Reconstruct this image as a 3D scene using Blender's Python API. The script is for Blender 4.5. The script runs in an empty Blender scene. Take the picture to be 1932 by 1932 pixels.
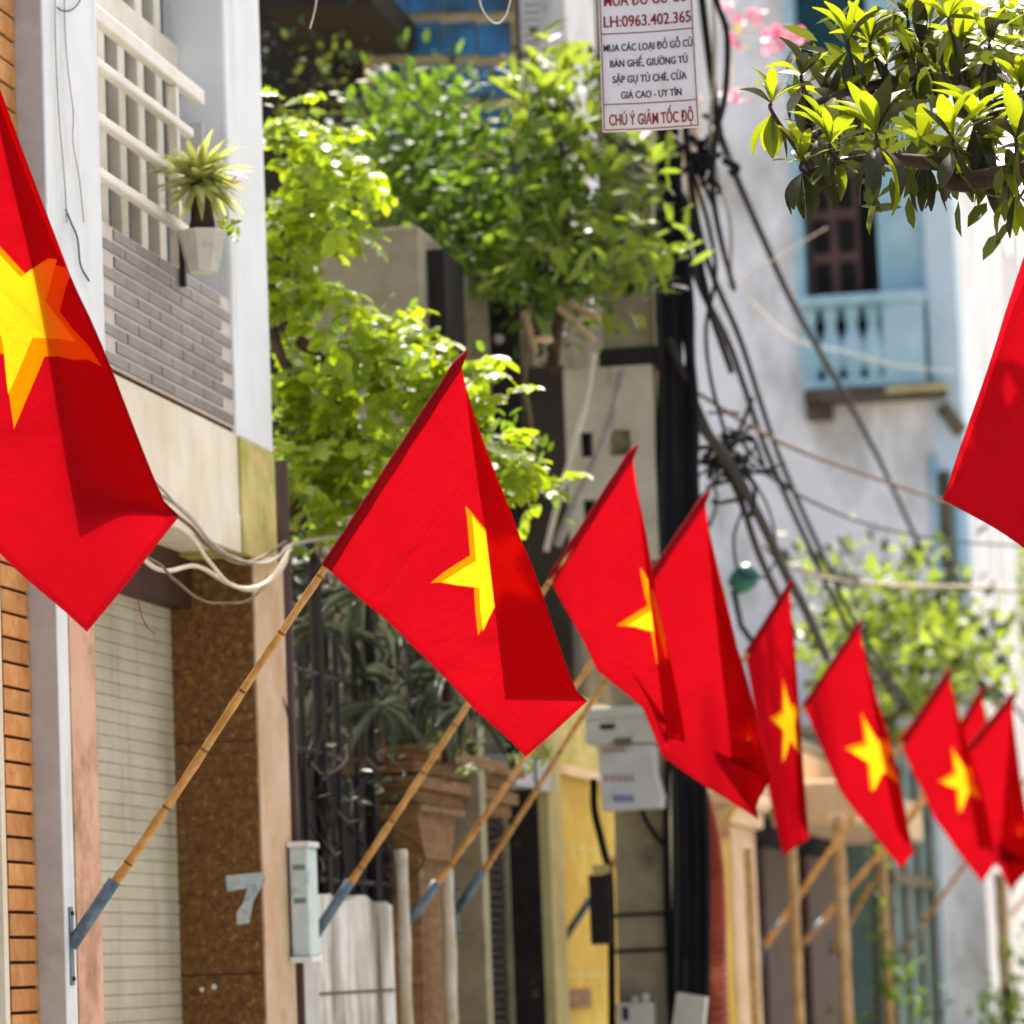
import bpy, math, random
import numpy as np
from mathutils import Vector, Matrix
random.seed(7); RNG = np.random.default_rng(11)
R_ = math.radians
SC = bpy.context.scene
COL = SC.collection

# ------------------------------------------------------------------ camera
EYE = Vector((0, 0, 1.75)); FL = 4.0; S = 1932.0
ROLL, PITCH, YAW = R_(2.2), R_(6.4), R_(10.08)
FWD = Vector((-math.sin(YAW)*math.cos(PITCH), math.cos(YAW)*math.cos(PITCH), math.sin(PITCH)))
RT0 = Vector((math.cos(YAW), math.sin(YAW), 0)); UP0 = RT0.cross(FWD)
RT = RT0*math.cos(ROLL) - UP0*math.sin(ROLL); UP = RT0*math.sin(ROLL) + UP0*math.cos(ROLL)
cam = bpy.data.cameras.new('camera'); camo = bpy.data.objects.new('camera', cam); COL.objects.link(camo)
m3 = Matrix((RT, UP, -FWD)).transposed()
camo.matrix_world = Matrix.Translation(EYE) @ m3.to_4x4()
cam.sensor_fit = 'HORIZONTAL'; cam.sensor_width = 36; cam.lens = 36*FL
cam.clip_start = 0.1; cam.clip_end = 2000
cam.dof.use_dof = True; cam.dof.focus_distance = 10.9; cam.dof.aperture_fstop = 4.3
SC.camera = camo
# ------------------------------------------------------------------ light
SUN_DIR = Vector((-0.06, 0.58, 0.81)).normalized()          # towards the sun: high, ahead, a little left
world = bpy.data.worlds.new('World'); SC.world = world; world.use_nodes = True
nt = world.node_tree; bg = nt.nodes['Background']
sky = nt.nodes.new('ShaderNodeTexSky'); sky.sky_type = 'NISHITA'; sky.sun_disc = False
sky.sun_elevation = math.asin(SUN_DIR.z); sky.sun_rotation = math.atan2(SUN_DIR.x, SUN_DIR.y)
sky.air_density = 0.6; sky.dust_density = 7.0; sky.ozone_density = 0.1
nt.links.new(sky.outputs[0], bg.inputs[0]); bg.inputs[1].default_value = 0.15
sl = bpy.data.lights.new('sun', 'SUN'); sl.energy = 3.1; sl.angle = R_(0.9); sl.color = (1, 0.945, 0.86)
so = bpy.data.objects.new('sun', sl); COL.objects.link(so)
so.rotation_euler = (-SUN_DIR).to_track_quat('-Z', 'Y').to_euler()
SC.view_settings.view_transform = 'Standard'; SC.view_settings.look = 'None'
SC.view_settings.gamma = 1.0; SC.view_settings.exposure = 1.57

# ------------------------------------------------------------------ photo point -> place
def ray(px, py):
    return FWD*FL + RT*(px/S-0.5) + UP*(0.5-py/S)
def PY(px, py, Y):
    d = ray(px, py); return EYE + d*((Y-EYE.y)/d.y)
def PX(px, py, X=-3.6):
    d = ray(px, py); return EYE + d*((X-EYE.x)/d.x)

# ------------------------------------------------------------------ mesh helpers
class MB:
    def __init__(s): s.v = []; s.f = []
    def box(s, x0, x1, y0, y1, z0, z1):
        n = len(s.v)
        s.v += [(x, y, z) for z in (min(z0,z1), max(z0,z1)) for y in (min(y0,y1), max(y0,y1)) for x in (min(x0,x1), max(x0,x1))]
        s.f += [tuple(n+i for i in q) for q in ((0,2,3,1),(4,5,7,6),(0,1,5,4),(2,6,7,3),(0,4,6,2),(1,3,7,5))]
        return s
    def tube(s, pts, rad, seg=8, cap=True):
        pts = [Vector(p) for p in pts]; n = len(pts)
        if not hasattr(rad, '__len__'): rad = [rad]*n
        up = Vector((0.31, 0.2, 0.93)); rings = []
        for i, p in enumerate(pts):
            t = (pts[min(i+1,n-1)] - pts[max(i-1,0)]).normalized()
            a = t.cross(up)
            if a.length < 0.05: a = t.cross(Vector((1,0,0)))
            a.normalize(); b = t.cross(a)
            base = len(s.v)
            for k in range(seg):
                w = 2*math.pi*k/seg
                s.v.append(tuple(p + (a*math.cos(w) + b*math.sin(w))*rad[i]))
            rings.append(base)
        for i in range(n-1):
            for k in range(seg):
                k2 = (k+1) % seg
                s.f.append((rings[i]+k, rings[i]+k2, rings[i+1]+k2, rings[i+1]+k))
        if cap:
            s.f.append(tuple(rings[0]+k for k in range(seg))[::-1]); s.f.append(tuple(rings[-1]+k for k in range(seg)))
        return s
    def lathe(s, c, prof, seg=12):
        n = len(s.v)
        for r, z in prof:
            for k in range(seg):
                w = 2*math.pi*k/seg; s.v.append((c[0]+r*math.cos(w), c[1]+r*math.sin(w), c[2]+z))
        for i in range(len(prof)-1):
            for k in range(seg):
                k2 = (k+1) % seg; s.f.append((n+i*seg+k, n+i*seg+k2, n+(i+1)*seg+k2, n+(i+1)*seg+k))
        s.f.append(tuple(n+k for k in range(seg))[::-1]); s.f.append(tuple(n+(len(prof)-1)*seg+k for k in range(seg)))
        return s
    def poly(s, pts, off):
        """flat outline pts extruded by the vector off"""
        n = len(s.v); k = len(pts); off = Vector(off)
        s.v += [tuple(p) for p in pts] + [tuple(Vector(p)+off) for p in pts]
        s.f.append(tuple(range(n, n+k))); s.f.append(tuple(range(n+2*k-1, n+k-1, -1)))
        for i in range(k):
            j = (i+1) % k; s.f.append((n+i, n+k+i, n+k+j, n+j))
        return s
    def build(s, name, mat, parent=None, smooth=False, bevel=0):
        me = bpy.data.meshes.new(name); me.from_pydata(s.v, [], s.f); me.update()
        return link(name, me, mat, parent, smooth, bevel)
def link(name, me, mat, parent=None, smooth=False, bevel=0):
    if mat is not None and not me.materials: me.materials.append(mat)
    if smooth: me.polygons.foreach_set('use_smooth', [True]*len(me.polygons))
    o = bpy.data.objects.new(name, me); COL.objects.link(o)
    if parent: o.parent = parent; o.matrix_parent_inverse = parent.matrix_basis.inverted()
    if bevel:
        b = o.modifiers.new('bevel', 'BEVEL'); b.width = bevel; b.segments = 2; b.limit_method = 'ANGLE'
    return o
def tag(o, label=None, cat=None, group=None, kind=None):
    if label: o['label'] = label
    if cat: o['category'] = cat
    if group: o['group'] = group
    if kind: o['kind'] = kind
    return o
def thing(name, loc, label, cat, group=None):
    o = bpy.data.objects.new(name, None); COL.objects.link(o); o.location = loc; o.empty_display_size = .2
    return tag(o, label, cat, group)
def box(name, mat, parent, x0, x1, y0, y1, z0, z1, bevel=0):
    return MB().box(x0, x1, y0, y1, z0, z1).build(name, mat, parent, bevel=bevel)
def copyobj(src, parent, loc=None, rot=None, scale=None):
    o = src.copy(); COL.objects.link(o); o.parent = parent
    if parent: o.matrix_parent_inverse = parent.matrix_basis.inverted()
    if loc is not None: o.location = loc
    if rot is not None: o.rotation_euler = rot
    if scale is not None: o.scale = scale
    return o
def catmull(pts, n=8):
    pts = [Vector(p) for p in pts]; out = []
    P = [pts[0]*2-pts[1]] + pts + [pts[-1]*2-pts[-2]]
    for i in range(1, len(P)-2):
        a, b, c, d = P[i-1], P[i], P[i+1], P[i+2]
        for k in range(n):
            t = k/n
            out.append(0.5*((2*b)+(c-a)*t+(2*a-5*b+4*c-d)*t*t+(3*b-a-3*c+d)*t**3))
    out.append(pts[-1]); return out

# ------------------------------------------------------------------ materials
def lin(c):
    if isinstance(c, str):
        c = [int(c[i:i+2], 16)/255 for i in (0, 2, 4)]
        c = [x/12.92 if x <= .04045 else ((x+.055)/1.055)**2.4 for x in c]
    return (*c[:3], 1)
def mat(name, c1, c2=None, scale=6, rough=.8, bump=.15, bscale=40, stretch=(1,1,1), c3=None, c3scale=2.5, c3lo=.55, c3hi=.75, c3stretch=(1,1,1), spec=.3, metal=0, island=0):
    m = bpy.data.materials.new(name); m.use_nodes = True; t = m.node_tree; N = t.nodes; L = t.links
    b = N['Principled BSDF']; b.inputs['Roughness'].default_value = rough
    b.inputs['Specular IOR Level'].default_value = spec; b.inputs['Metallic'].default_value = metal
    tc = N.new('ShaderNodeTexCoord')
    geo = N.new('ShaderNodeNewGeometry')
    def noise(sc, st, det=6):
        mp = N.new('ShaderNodeMapping'); mp.inputs['Scale'].default_value = st; L.new(geo.outputs['Position'], mp.inputs[0])
        n = N.new('ShaderNodeTexNoise'); n.inputs['Scale'].default_value = sc; n.inputs['Detail'].default_value = det; n.inputs['Roughness'].default_value = .65
        L.new(mp.outputs[0], n.inputs[0]); return n
    col = None
    c2 = c2 or c1
    n1 = noise(scale, stretch)
    mx = N.new('ShaderNodeMix'); mx.data_type = 'RGBA'; mx.inputs[6].default_value = lin(c1); mx.inputs[7].default_value = lin(c2)
    rp = N.new('ShaderNodeMapRange'); rp.inputs[1].default_value = .35; rp.inputs[2].default_value = .65
    L.new(n1.outputs[0], rp.inputs[0]); L.new(rp.outputs[0], mx.inputs[0]); col = mx.outputs[2]
    if c3:
        n3 = noise(c3scale, c3stretch, 8)
        r3 = N.new('ShaderNodeMapRange'); r3.inputs[1].default_value = c3lo; r3.inputs[2].default_value = c3hi
        L.new(n3.outputs[0], r3.inputs[0])
        m3_ = N.new('ShaderNodeMix'); m3_.data_type = 'RGBA'; m3_.inputs[7].default_value = lin(c3)
        L.new(col, m3_.inputs[6]); L.new(r3.outputs[0], m3_.inputs[0]); col = m3_.outputs[2]
    if island:
        oi = N.new('ShaderNodeObjectInfo'); hs = N.new('ShaderNodeHueSaturation')
        r = N.new('ShaderNodeMapRange'); r.inputs[3].default_value = 1-island; r.inputs[4].default_value = 1+island
        L.new(oi.outputs['Random'], r.inputs[0]); L.new(r.outputs[0], hs.inputs['Value']); L.new(col, hs.inputs['Color']); col = hs.outputs[0]
    L.new(col, b.inputs['Base Color'])
    if bump:
        nb = noise(bscale, (1,1,1)); bp = N.new('ShaderNodeBump'); bp.inputs['Strength'].default_value = bump; bp.inputs['Distance'].default_value = .02
        L.new(nb.outputs[0], bp.inputs['Height']); L.new(bp.outputs[0], b.inputs['Normal'])
    return m
def leafmat(name, c1, c2, trans=.5, rough=.45, hue=.03, spec=.4, tcol=None, perobj=False):
    m = bpy.data.materials.new(name); m.use_nodes = True; t = m.node_tree; N = t.nodes; L = t.links
    b = N['Principled BSDF']; out = N['Material Output']; b.inputs['Roughness'].default_value = rough; b.inputs['Specular IOR Level'].default_value = spec
    geo = N.new('ShaderNodeNewGeometry'); oi = N.new('ShaderNodeObjectInfo')
    rnd = oi.outputs['Random'] if perobj else geo.outputs['Random Per Island']
    mx = N.new('ShaderNodeMix'); mx.data_type = 'RGBA'; mx.inputs[6].default_value = lin(c1); mx.inputs[7].default_value = lin(c2)
    L.new(rnd, mx.inputs[0])
    no = N.new('ShaderNodeTexNoise'); no.inputs['Scale'].default_value = 55; L.new(geo.outputs['Position'], no.inputs[0])
    hs = N.new('ShaderNodeHueSaturation'); mr = N.new('ShaderNodeMapRange'); mr.inputs[3].default_value = .75; mr.inputs[4].default_value = 1.25
    L.new(no.outputs[0], mr.inputs[0]); L.new(mr.outputs[0], hs.inputs['Value']); L.new(mx.outputs[2], hs.inputs['Color'])
    L.new(hs.outputs[0], b.inputs['Base Color'])
    tr = N.new('ShaderNodeBsdfTranslucent')
    if tcol:
        m2 = N.new('ShaderNodeMix'); m2.data_type = 'RGBA'; m2.inputs[0].default_value = .75; L.new(hs.outputs[0], m2.inputs[6]); m2.inputs[7].default_value = lin(tcol); L.new(m2.outputs[2], tr.inputs[0])
    else: L.new(hs.outputs[0], tr.inputs[0])
    ms = N.new('ShaderNodeMixShader'); ms.inputs[0].default_value = trans
    L.new(b.outputs[0], ms.inputs[1]); L.new(tr.outputs[0], ms.inputs[2]); L.new(ms.outputs[0], out.inputs[0])
    return m
def flagmat(name, starR=.27, sh=.012, r2=1.12, plain=False):
    """red cloth, five pointed star printed from the cloth's own UV (x = fly in hoist units, y = up)"""
    m = bpy.data.materials.new(name); m.use_nodes = True; t = m.node_tree; N = t.nodes; L = t.links
    b = N['Principled BSDF']; out = N['Material Output']; b.inputs['Roughness'].default_value = .75; b.inputs['Specular IOR Level'].default_value = .12
    uv = N.new('ShaderNodeUVMap'); uv.uv_map = 'UVMap'
    def M(op, a, b_=None, c=None):
        n = N.new('ShaderNodeMath'); n.operation = op
        for i, v in enumerate((a, b_, c)):
            if v is None: continue
            if isinstance(v, (int, float)): n.inputs[i].default_value = v
            else: L.new(v, n.inputs[i])
        return n.outputs[0]
    sp = N.new('ShaderNodeSeparateXYZ'); L.new(uv.outputs[0], sp.inputs[0])
    def star(cx, cy, Rr):
        x = M('SUBTRACT', sp.outputs[0], cx); y = M('SUBTRACT', sp.outputs[1], cy)
        r = M('SQRT', M('ADD', M('MULTIPLY', x, x), M('MULTIPLY', y, y)))
        a = M('ARCTAN2', x, y)
        k = 2*math.pi/5
        a = M('ABSOLUTE', M('SUBTRACT', M('FLOORED_MODULO', M('ADD', a, k/2), k), k/2))
        qx = M('MULTIPLY', r, M('COSINE', a)); qy = M('MULTIPLY', r, M('SINE', a))
        ri = .40*Rr; nx = ri*math.sin(k/2); ny = Rr-ri*math.cos(k/2)
        d = M('SUBTRACT', M('ADD', M('MULTIPLY', qx, nx), M('MULTIPLY', qy, ny)), Rr*nx)
        return M('LESS_THAN', d, 0.0)
    s1 = star(.75+sh, .5, starR); s2 = star(.75-sh, .497, starR*r2)
    no = N.new('ShaderNodeTexNoise'); no.inputs['Scale'].default_value = 5; no.inputs['Detail'].default_value = 3; L.new(uv.outputs[0], no.inputs[0])
    hs = N.new('ShaderNodeHueSaturation'); mr = N.new('ShaderNodeMapRange'); mr.inputs[3].default_value = .88; mr.inputs[4].default_value = 1.1
    L.new(no.outputs[0], mr.inputs[0]); L.new(mr.outputs[0], hs.inputs['Value'])
    m1 = N.new('ShaderNodeMix'); m1.data_type = 'RGBA'; m1.inputs[6].default_value = (.285, .0016, .0052, 1); m1.inputs[7].default_value = (.5, .15, .0, 1)
    m2 = N.new('ShaderNodeMix'); m2.data_type = 'RGBA'; m2.inputs[7].default_value = (.60, .37, .006, 1)
    L.new(s2, m1.inputs[0]); L.new(m1.outputs[2], m2.inputs[6]); L.new(s1, m2.inputs[0]); L.new(m2.outputs[2], hs.inputs['Color'])
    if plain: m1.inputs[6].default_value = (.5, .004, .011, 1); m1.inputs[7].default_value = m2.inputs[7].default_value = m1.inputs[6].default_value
    L.new(hs.outputs[0], b.inputs['Base Color'])
    tr = N.new('ShaderNodeBsdfTranslucent'); L.new(hs.outputs[0], tr.inputs[0])
    # double-thick hem lets less light through; faint ironed creases and wrinkles as relief
    eu = M('MINIMUM', sp.outputs[0], M('SUBTRACT', 1.5, sp.outputs[0])); ev = M('MINIMUM', sp.outputs[1], M('SUBTRACT', 1.0, sp.outputs[1]))
    hem = M('LESS_THAN', M('MINIMUM', eu, ev), .018)
    wv = N.new('ShaderNodeTexNoise'); wv.inputs['Scale'].default_value = 90; wv.inputs['Detail'].default_value = 5; L.new(uv.outputs[0], wv.inputs[0])
    wr = N.new('ShaderNodeTexNoise'); wr.inputs['Scale'].default_value = 3.2; wr.inputs['Detail'].default_value = 4; wr.inputs['Distortion'].default_value = 1.2; L.new(uv.outputs[0], wr.inputs[0])
    def line(c, x): return M('MAXIMUM', 0.0, M('SUBTRACT', 1.0, M('MULTIPLY', M('ABSOLUTE', M('SUBTRACT', x, c)), 70.0)))
    cr = M('ADD', M('ADD', line(.38, sp.outputs[0]), line(.75, sp.outputs[0])), M('ADD', line(1.12, sp.outputs[0]), line(.5, sp.outputs[1])))
    hgt = M('ADD', M('ADD', M('MULTIPLY', wv.outputs[0], .10), M('MULTIPLY', wr.outputs[0], 1.6)), M('ADD', M('MULTIPLY', cr, .10), M('MULTIPLY', hem, .25)))
    bp = N.new('ShaderNodeBump'); bp.inputs['Strength'].default_value = .55; bp.inputs['Distance'].default_value = .012; L.new(hgt, bp.inputs['Height'])
    L.new(bp.outputs[0], tr.inputs['Normal'])
    L.new(bp.outputs[0], b.inputs['Normal'])
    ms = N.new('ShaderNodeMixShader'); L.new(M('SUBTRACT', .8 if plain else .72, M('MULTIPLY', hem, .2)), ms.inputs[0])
    L.new(b.outputs[0], ms.inputs[1]); L.new(tr.outputs[0], ms.inputs[2]); L.new(ms.outputs[0], out.inputs[0])
    return m

M = {}
M['flag'] = flagmat('flag_cloth')
M['flag_big'] = flagmat('flag_cloth_doubled_star', .225, -.022, 1.28)
M['flag_plain'] = flagmat('flag_fold_lightened', plain=True)  # folded panels: lighter, clearer red offsets the shade of the doubled cloth
M['sleeve'] = mat('flag_sleeve', (.33,.0018,.006), (.25,.0014,.005), rough=.8, bump=.1, spec=.1)
M['bamboo'] = mat('bamboo', 'd9a860', 'b57d34', scale=14, stretch=(1,1,1), rough=.5, bump=.1, c3='8a5a24', c3scale=30, c3lo=.6, c3hi=.8)
M['bamboo_node'] = mat('bamboo_node', '8a5f2c', '6b4520', scale=20, rough=.6)
M['bamboo_old'] = mat('old_bamboo', 'cdae80', 'a98858', scale=9, rough=.7, bump=.2, c3='6b5230', c3scale=14, c3lo=.6, c3hi=.8)
M['bamboo_pale'] = mat('whitewashed_bamboo', 'd9d0be', 'bda987', scale=6, rough=.8, bump=.2, c3='8f7a58', c3scale=5, c3lo=.58, c3hi=.72)
M['galv'] = mat('grey_steel_tube', '6f8490', '4d606b', scale=25, rough=.45, metal=.3, bump=.05, spec=.5)
M['white'] = mat('white_paint', 'e9ebe8', 'dfe2de', scale=2.5, rough=.75, bump=.06, c3='b7b8ae', c3scale=2.2, c3lo=.5, c3hi=.8, c3stretch=(3,3,.5))
M['offwhite'] = mat('off_white_rail', 'efeadd', 'e2dac8', scale=6, rough=.6, bump=.05, c3='a69372', c3scale=11, c3lo=.62, c3hi=.85)
M['greyplaster'] = mat('grey_plaster', 'c6c4c0', 'b9b5ae', scale=7, rough=.85, bump=.15, c3='a89f93', c3scale=5, c3lo=.58, c3hi=.8)
M['brick'] = mat('orange_brick', 'dda163', 'c98443', scale=14, rough=.8, bump=.25, c3='b8713a', c3scale=18, c3lo=.55, c3hi=.8, island=.14)
M['joint'] = mat('dark_joint', '5a3018', '43240f', rough=.95)
M['cream'] = mat('cream_plaster', 'ece3cc', 'ddd0b2', scale=3, rough=.85, bump=.1, c3='b9a67f', c3scale=2.4, c3lo=.58, c3hi=.85, c3stretch=(3,3,.4))
M['moss'] = mat('mossy_yellow_plaster', 'd2c27e', 'bba75e', scale=6, rough=.9, bump=.25, c3='9aa03e', c3scale=3, c3lo=.45, c3hi=.7)
M['pink'] = mat('pink_marble', 'd99a80', 'd9b08c', scale=4, rough=.45, bump=.05, stretch=(1,1,.5), c3='97692f', c3scale=2.6, c3lo=.47, c3hi=.62, spec=.5)
M['brownstone'] = mat('brown_aggregate', '86602c', '5a3a18', scale=34, rough=.55, bump=.6, bscale=60, c3='b08a48', c3scale=44, c3lo=.56, c3hi=.7)
M['shutter'] = mat('beige_shutter', 'c9c2a8', 'bab196', scale=4, rough=.6, bump=.04, c3='a89d80', c3scale=2.5, c3lo=.5, c3hi=.75, c3stretch=(3,3,.5), island=.04)
M['greytile'] = mat('grey_tile', '87817a', '6f6962', scale=9, rough=.5, bump=.1, c3='6d645a', c3scale=5, c3lo=.55, c3hi=.75, c3stretch=(2,2,.4), island=.12, spec=.5)
M['grout'] = mat('pale_grout', 'd2c8ba', 'c2b6a8', rough=.9)
M['pilaster'] = mat('tan_plaster', 'd9bfa0', 'c9a680', scale=4, rough=.85, bump=.15, c3='b98f5e', c3scale=3, c3lo=.55, c3hi=.75)
M['darkbrown'] = mat('dark_brown_paint', '4a2f24', '38231a', rough=.6)
M['paint7'] = mat('pale_blue_paint', 'c9d3d2', 'b3c3c4', scale=20, rough=.8, bump=.2, c3='8f9ea0', c3scale=40, c3lo=.55, c3hi=.7)
M['palebox'] = mat('pale_blue_plastic', 'd6e4de', 'bcd3d0', scale=9, rough=.5, c3='7fb0b0', c3scale=7, c3lo=.55, c3hi=.72)
M['white_stain'] = mat('stained_white_wall', 'e6e4dc', 'cfcabb', scale=4, rough=.9, bump=.2, c3='5f563c', c3scale=1.5, c3lo=.45, c3hi=.66, c3stretch=(2.2,2.2,.35))
M['iron'] = mat('black_iron', '2b2724', '1c1917', rough=.6, bump=.2, c3='4a3a2c', c3scale=12, c3lo=.6, c3hi=.8)
M['darkpanel'] = mat('dark_board', '2c2822', '1e1b18', rough=.9, bump=.4, c3='6e6653', c3scale=9, c3lo=.62, c3hi=.72)
M['wood'] = mat('brown_wood', '8c6a42', '6a4c2a', scale=8, stretch=(1,1,4), rough=.8, bump=.3, c3='b59360', c3scale=7, c3lo=.6, c3hi=.8)
M['dshutter'] = mat('dark_shutter', '3d352c', '2f2922', rough=.6, island=.1)
M['yellow'] = mat('yellow_wall', 'c8a837', 'b8942c', scale=3, rough=.85, bump=.15, c3='d8c45c', c3scale=2.5, c3lo=.5, c3hi=.75)
M['paleyellow'] = mat('pale_yellow_trim', 'cfc283', 'c0b070', rough=.85, bump=.1)
M['concrete'] = mat('concrete', 'a39a7c', '8b8365', scale=5, rough=.9, bump=.3, c3='5f5844', c3scale=4, c3lo=.56, c3hi=.75)
M['plate'] = mat('pale_cast_plate', 'cfc8b2', 'b9b098', scale=4, rough=.85, bump=.2, c3='7d7458', c3scale=3.5, c3lo=.56, c3hi=.75, c3stretch=(2,2,.6))
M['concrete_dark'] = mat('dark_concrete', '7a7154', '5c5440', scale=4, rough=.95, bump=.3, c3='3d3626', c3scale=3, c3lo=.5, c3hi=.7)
M['blackcable'] = mat('black_cable', '17171a', '0e0e10', rough=.75, bump=0, spec=.2)
M['greycable'] = mat('grey_cable', 'b3ab9c', '8f8676', rough=.6, bump=0)
M['palecable'] = mat('pale_cable', 'e8dcc4', 'd6c8a8', rough=.6, bump=0)
M['browncable'] = mat('brown_rope', '8a7558', '5f4f38', rough=.8, bump=0)
M['meter'] = mat('meter_box_grey', 'cfccba', 'bdb9a6', rough=.6, bump=.05, c3='8c8775', c3scale=6, c3lo=.6, c3hi=.8)
M['meter2'] = mat('meter_box_white', 'd2cec6', 'c4bfb6', rough=.6, bump=.05, c3='a39a8c', c3scale=5, c3lo=.6, c3hi=.8)
M['printblue'] = mat('blue_print', '6e74a8', '8287b0', rough=.7, bump=0)
M['printred'] = mat('faded_red_print', 'b89a8c', 'a98676', rough=.7, bump=0)
M['conduit'] = mat('red_conduit', 'b0503a', '8e3a2c', rough=.55, bump=0, c3='d98a70', c3scale=5, c3lo=.55, c3hi=.8)
M['whitewall'] = mat('white_weathered_wall', 'fbfaf6', 'f0eee8', scale=.9, rough=.9, bump=.1, c3='a19f8e', c3scale=.8, c3lo=.46, c3hi=.72, c3stretch=(1.6,1.6,.6))
M['roughwall'] = mat('rough_grey_white_wall', 'e2e0da', 'cfccc3', scale=2, rough=.95, bump=.5, bscale=8, c3='a8a398', c3scale=3, c3lo=.55, c3hi=.7)
M['skyblue'] = mat('light_blue_paint', 'a9cdd2', '9bc3ca', scale=2, rough=.7, bump=.05, c3='c9dfe0', c3scale=1.5, c3lo=.5, c3hi=.75)
M['paleblue'] = mat('pale_blue_white', 'd3e2e4', 'c4d8dc', scale=1.5, rough=.7, bump=.05)
M['teal'] = mat('dark_teal', '24525a', '1d4048', rough=.7)
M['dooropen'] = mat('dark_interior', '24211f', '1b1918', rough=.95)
M['shuttwood'] = mat('brown_shutter_wood', '6e5248', '5a4038', scale=4, rough=.7, bump=.2)
M['brownstain'] = mat('stained_slab', '6f6455', '4a4238', scale=3, rough=.95, bump=.3)
M['darkglass'] = mat('dark_window_glass', '33403a', '1f2a26', scale=3, rough=.12, bump=0, c3='6d8a52', c3scale=3, c3lo=.55, c3hi=.7, spec=.8)  # green patches paint reflected foliage into the pane colour
M['frame'] = mat('cream_window_frame', 'e9e3d2', 'd9cfb4', rough=.6, bump=.05)
M['bluepane'] = mat('blue_panes', '2d7fae', '1c4f78', scale=2.5, rough=.3, bump=0, c3='1d3b3a', c3scale=1.6, c3lo=.45, c3hi=.6, spec=.5)
M['yframe'] = mat('faded_yellow_frame', 'cdb98c', 'b59c68', rough=.7, bump=.1)
M['deepwall'] = mat('shade_toned_wall', '39322a', '2b2620', scale=2, rough=.95, bump=.3, c3='4d4432', c3scale=3)  # courtyard shade is put into this dark wall colour
M['teapaint'] = mat('grey_green_wall', '7f9a94', '6b867f', scale=3, rough=.85, bump=.1, c3='a3aaa0', c3scale=4, c3lo=.6, c3hi=.8)
M['browndoor'] = mat('brown_door', '5c473c', '4c3a30', scale=4, rough=.7, bump=.15)
M['awning'] = mat('cream_awning', 'e3c9a0', 'd8b98a', rough=.8, bump=.1)
M['greenlamp'] = mat('green_enamel', '1f6f5c', '17594b', rough=.35, bump=0, spec=.5)
M['potwhite'] = mat('white_pot', 'd9d6c6', 'c6c2ae', rough=.7, bump=.1, c3='8a8360', c3scale=9, c3lo=.58, c3hi=.8)
M['bark'] = mat('bark', '5a4636', '33271d', scale=12, rough=.95, bump=.5)
M['barkgrey'] = mat('grey_bark', '7c7366', '5b5348', scale=8, rough=.95, bump=.5, stretch=(2,2,.6))
M['sign'] = mat('sign_sheet', 'f0ece8', 'e6e0dc', scale=5, rough=.5, bump=.02, c3='c8a898', c3scale=4, c3lo=.6, c3hi=.85)
M['signred'] = mat('sign_red', '9c2430', '8c1c28', rough=.6, bump=0)
M['signnavy'] = mat('sign_navy', '30344e', '282c44', rough=.6, bump=0)
M['asphalt'] = mat('asphalt', (.19,.19,.19), (.15,.15,.15), scale=12, rough=.9, bump=.4)
M['paving'] = mat('paving', (.36,.36,.35), (.3,.3,.29), scale=5, rough=.9, bump=.3)
M['earth'] = mat('earth', (.2,.18,.15), (.16,.14,.11), scale=1, rough=1)
# foliage
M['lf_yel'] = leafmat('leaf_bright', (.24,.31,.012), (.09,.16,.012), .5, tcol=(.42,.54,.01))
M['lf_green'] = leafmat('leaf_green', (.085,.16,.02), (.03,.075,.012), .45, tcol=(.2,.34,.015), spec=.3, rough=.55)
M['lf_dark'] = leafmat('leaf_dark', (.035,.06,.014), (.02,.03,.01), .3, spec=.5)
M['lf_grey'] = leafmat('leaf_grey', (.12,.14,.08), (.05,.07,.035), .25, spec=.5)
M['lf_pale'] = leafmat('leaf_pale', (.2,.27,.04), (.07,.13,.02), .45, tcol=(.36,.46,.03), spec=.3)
M['lf_als'] = leafmat('leaf_whorl', (.11,.15,.010), (.04,.07,.010), .55, rough=.5, tcol=(.36,.42,.006), spec=.25, perobj=True)
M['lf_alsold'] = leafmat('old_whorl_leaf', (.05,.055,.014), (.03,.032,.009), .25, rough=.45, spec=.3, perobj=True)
M['lf_alsj'] = leafmat('leaf_whorl_mass', (.07,.09,.012), (.025,.032,.008), .35, rough=.5, tcol=(.16,.2,.008), spec=.3)
M['lf_yucca'] = leafmat('leaf_yucca', (.30,.36,.08), (.45,.48,.26), .5, tcol=(.6,.62,.12), perobj=True)
M['pinkfl'] = leafmat('pink_petal', (.75,.12,.26), (.8,.25,.35), .4)

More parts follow.
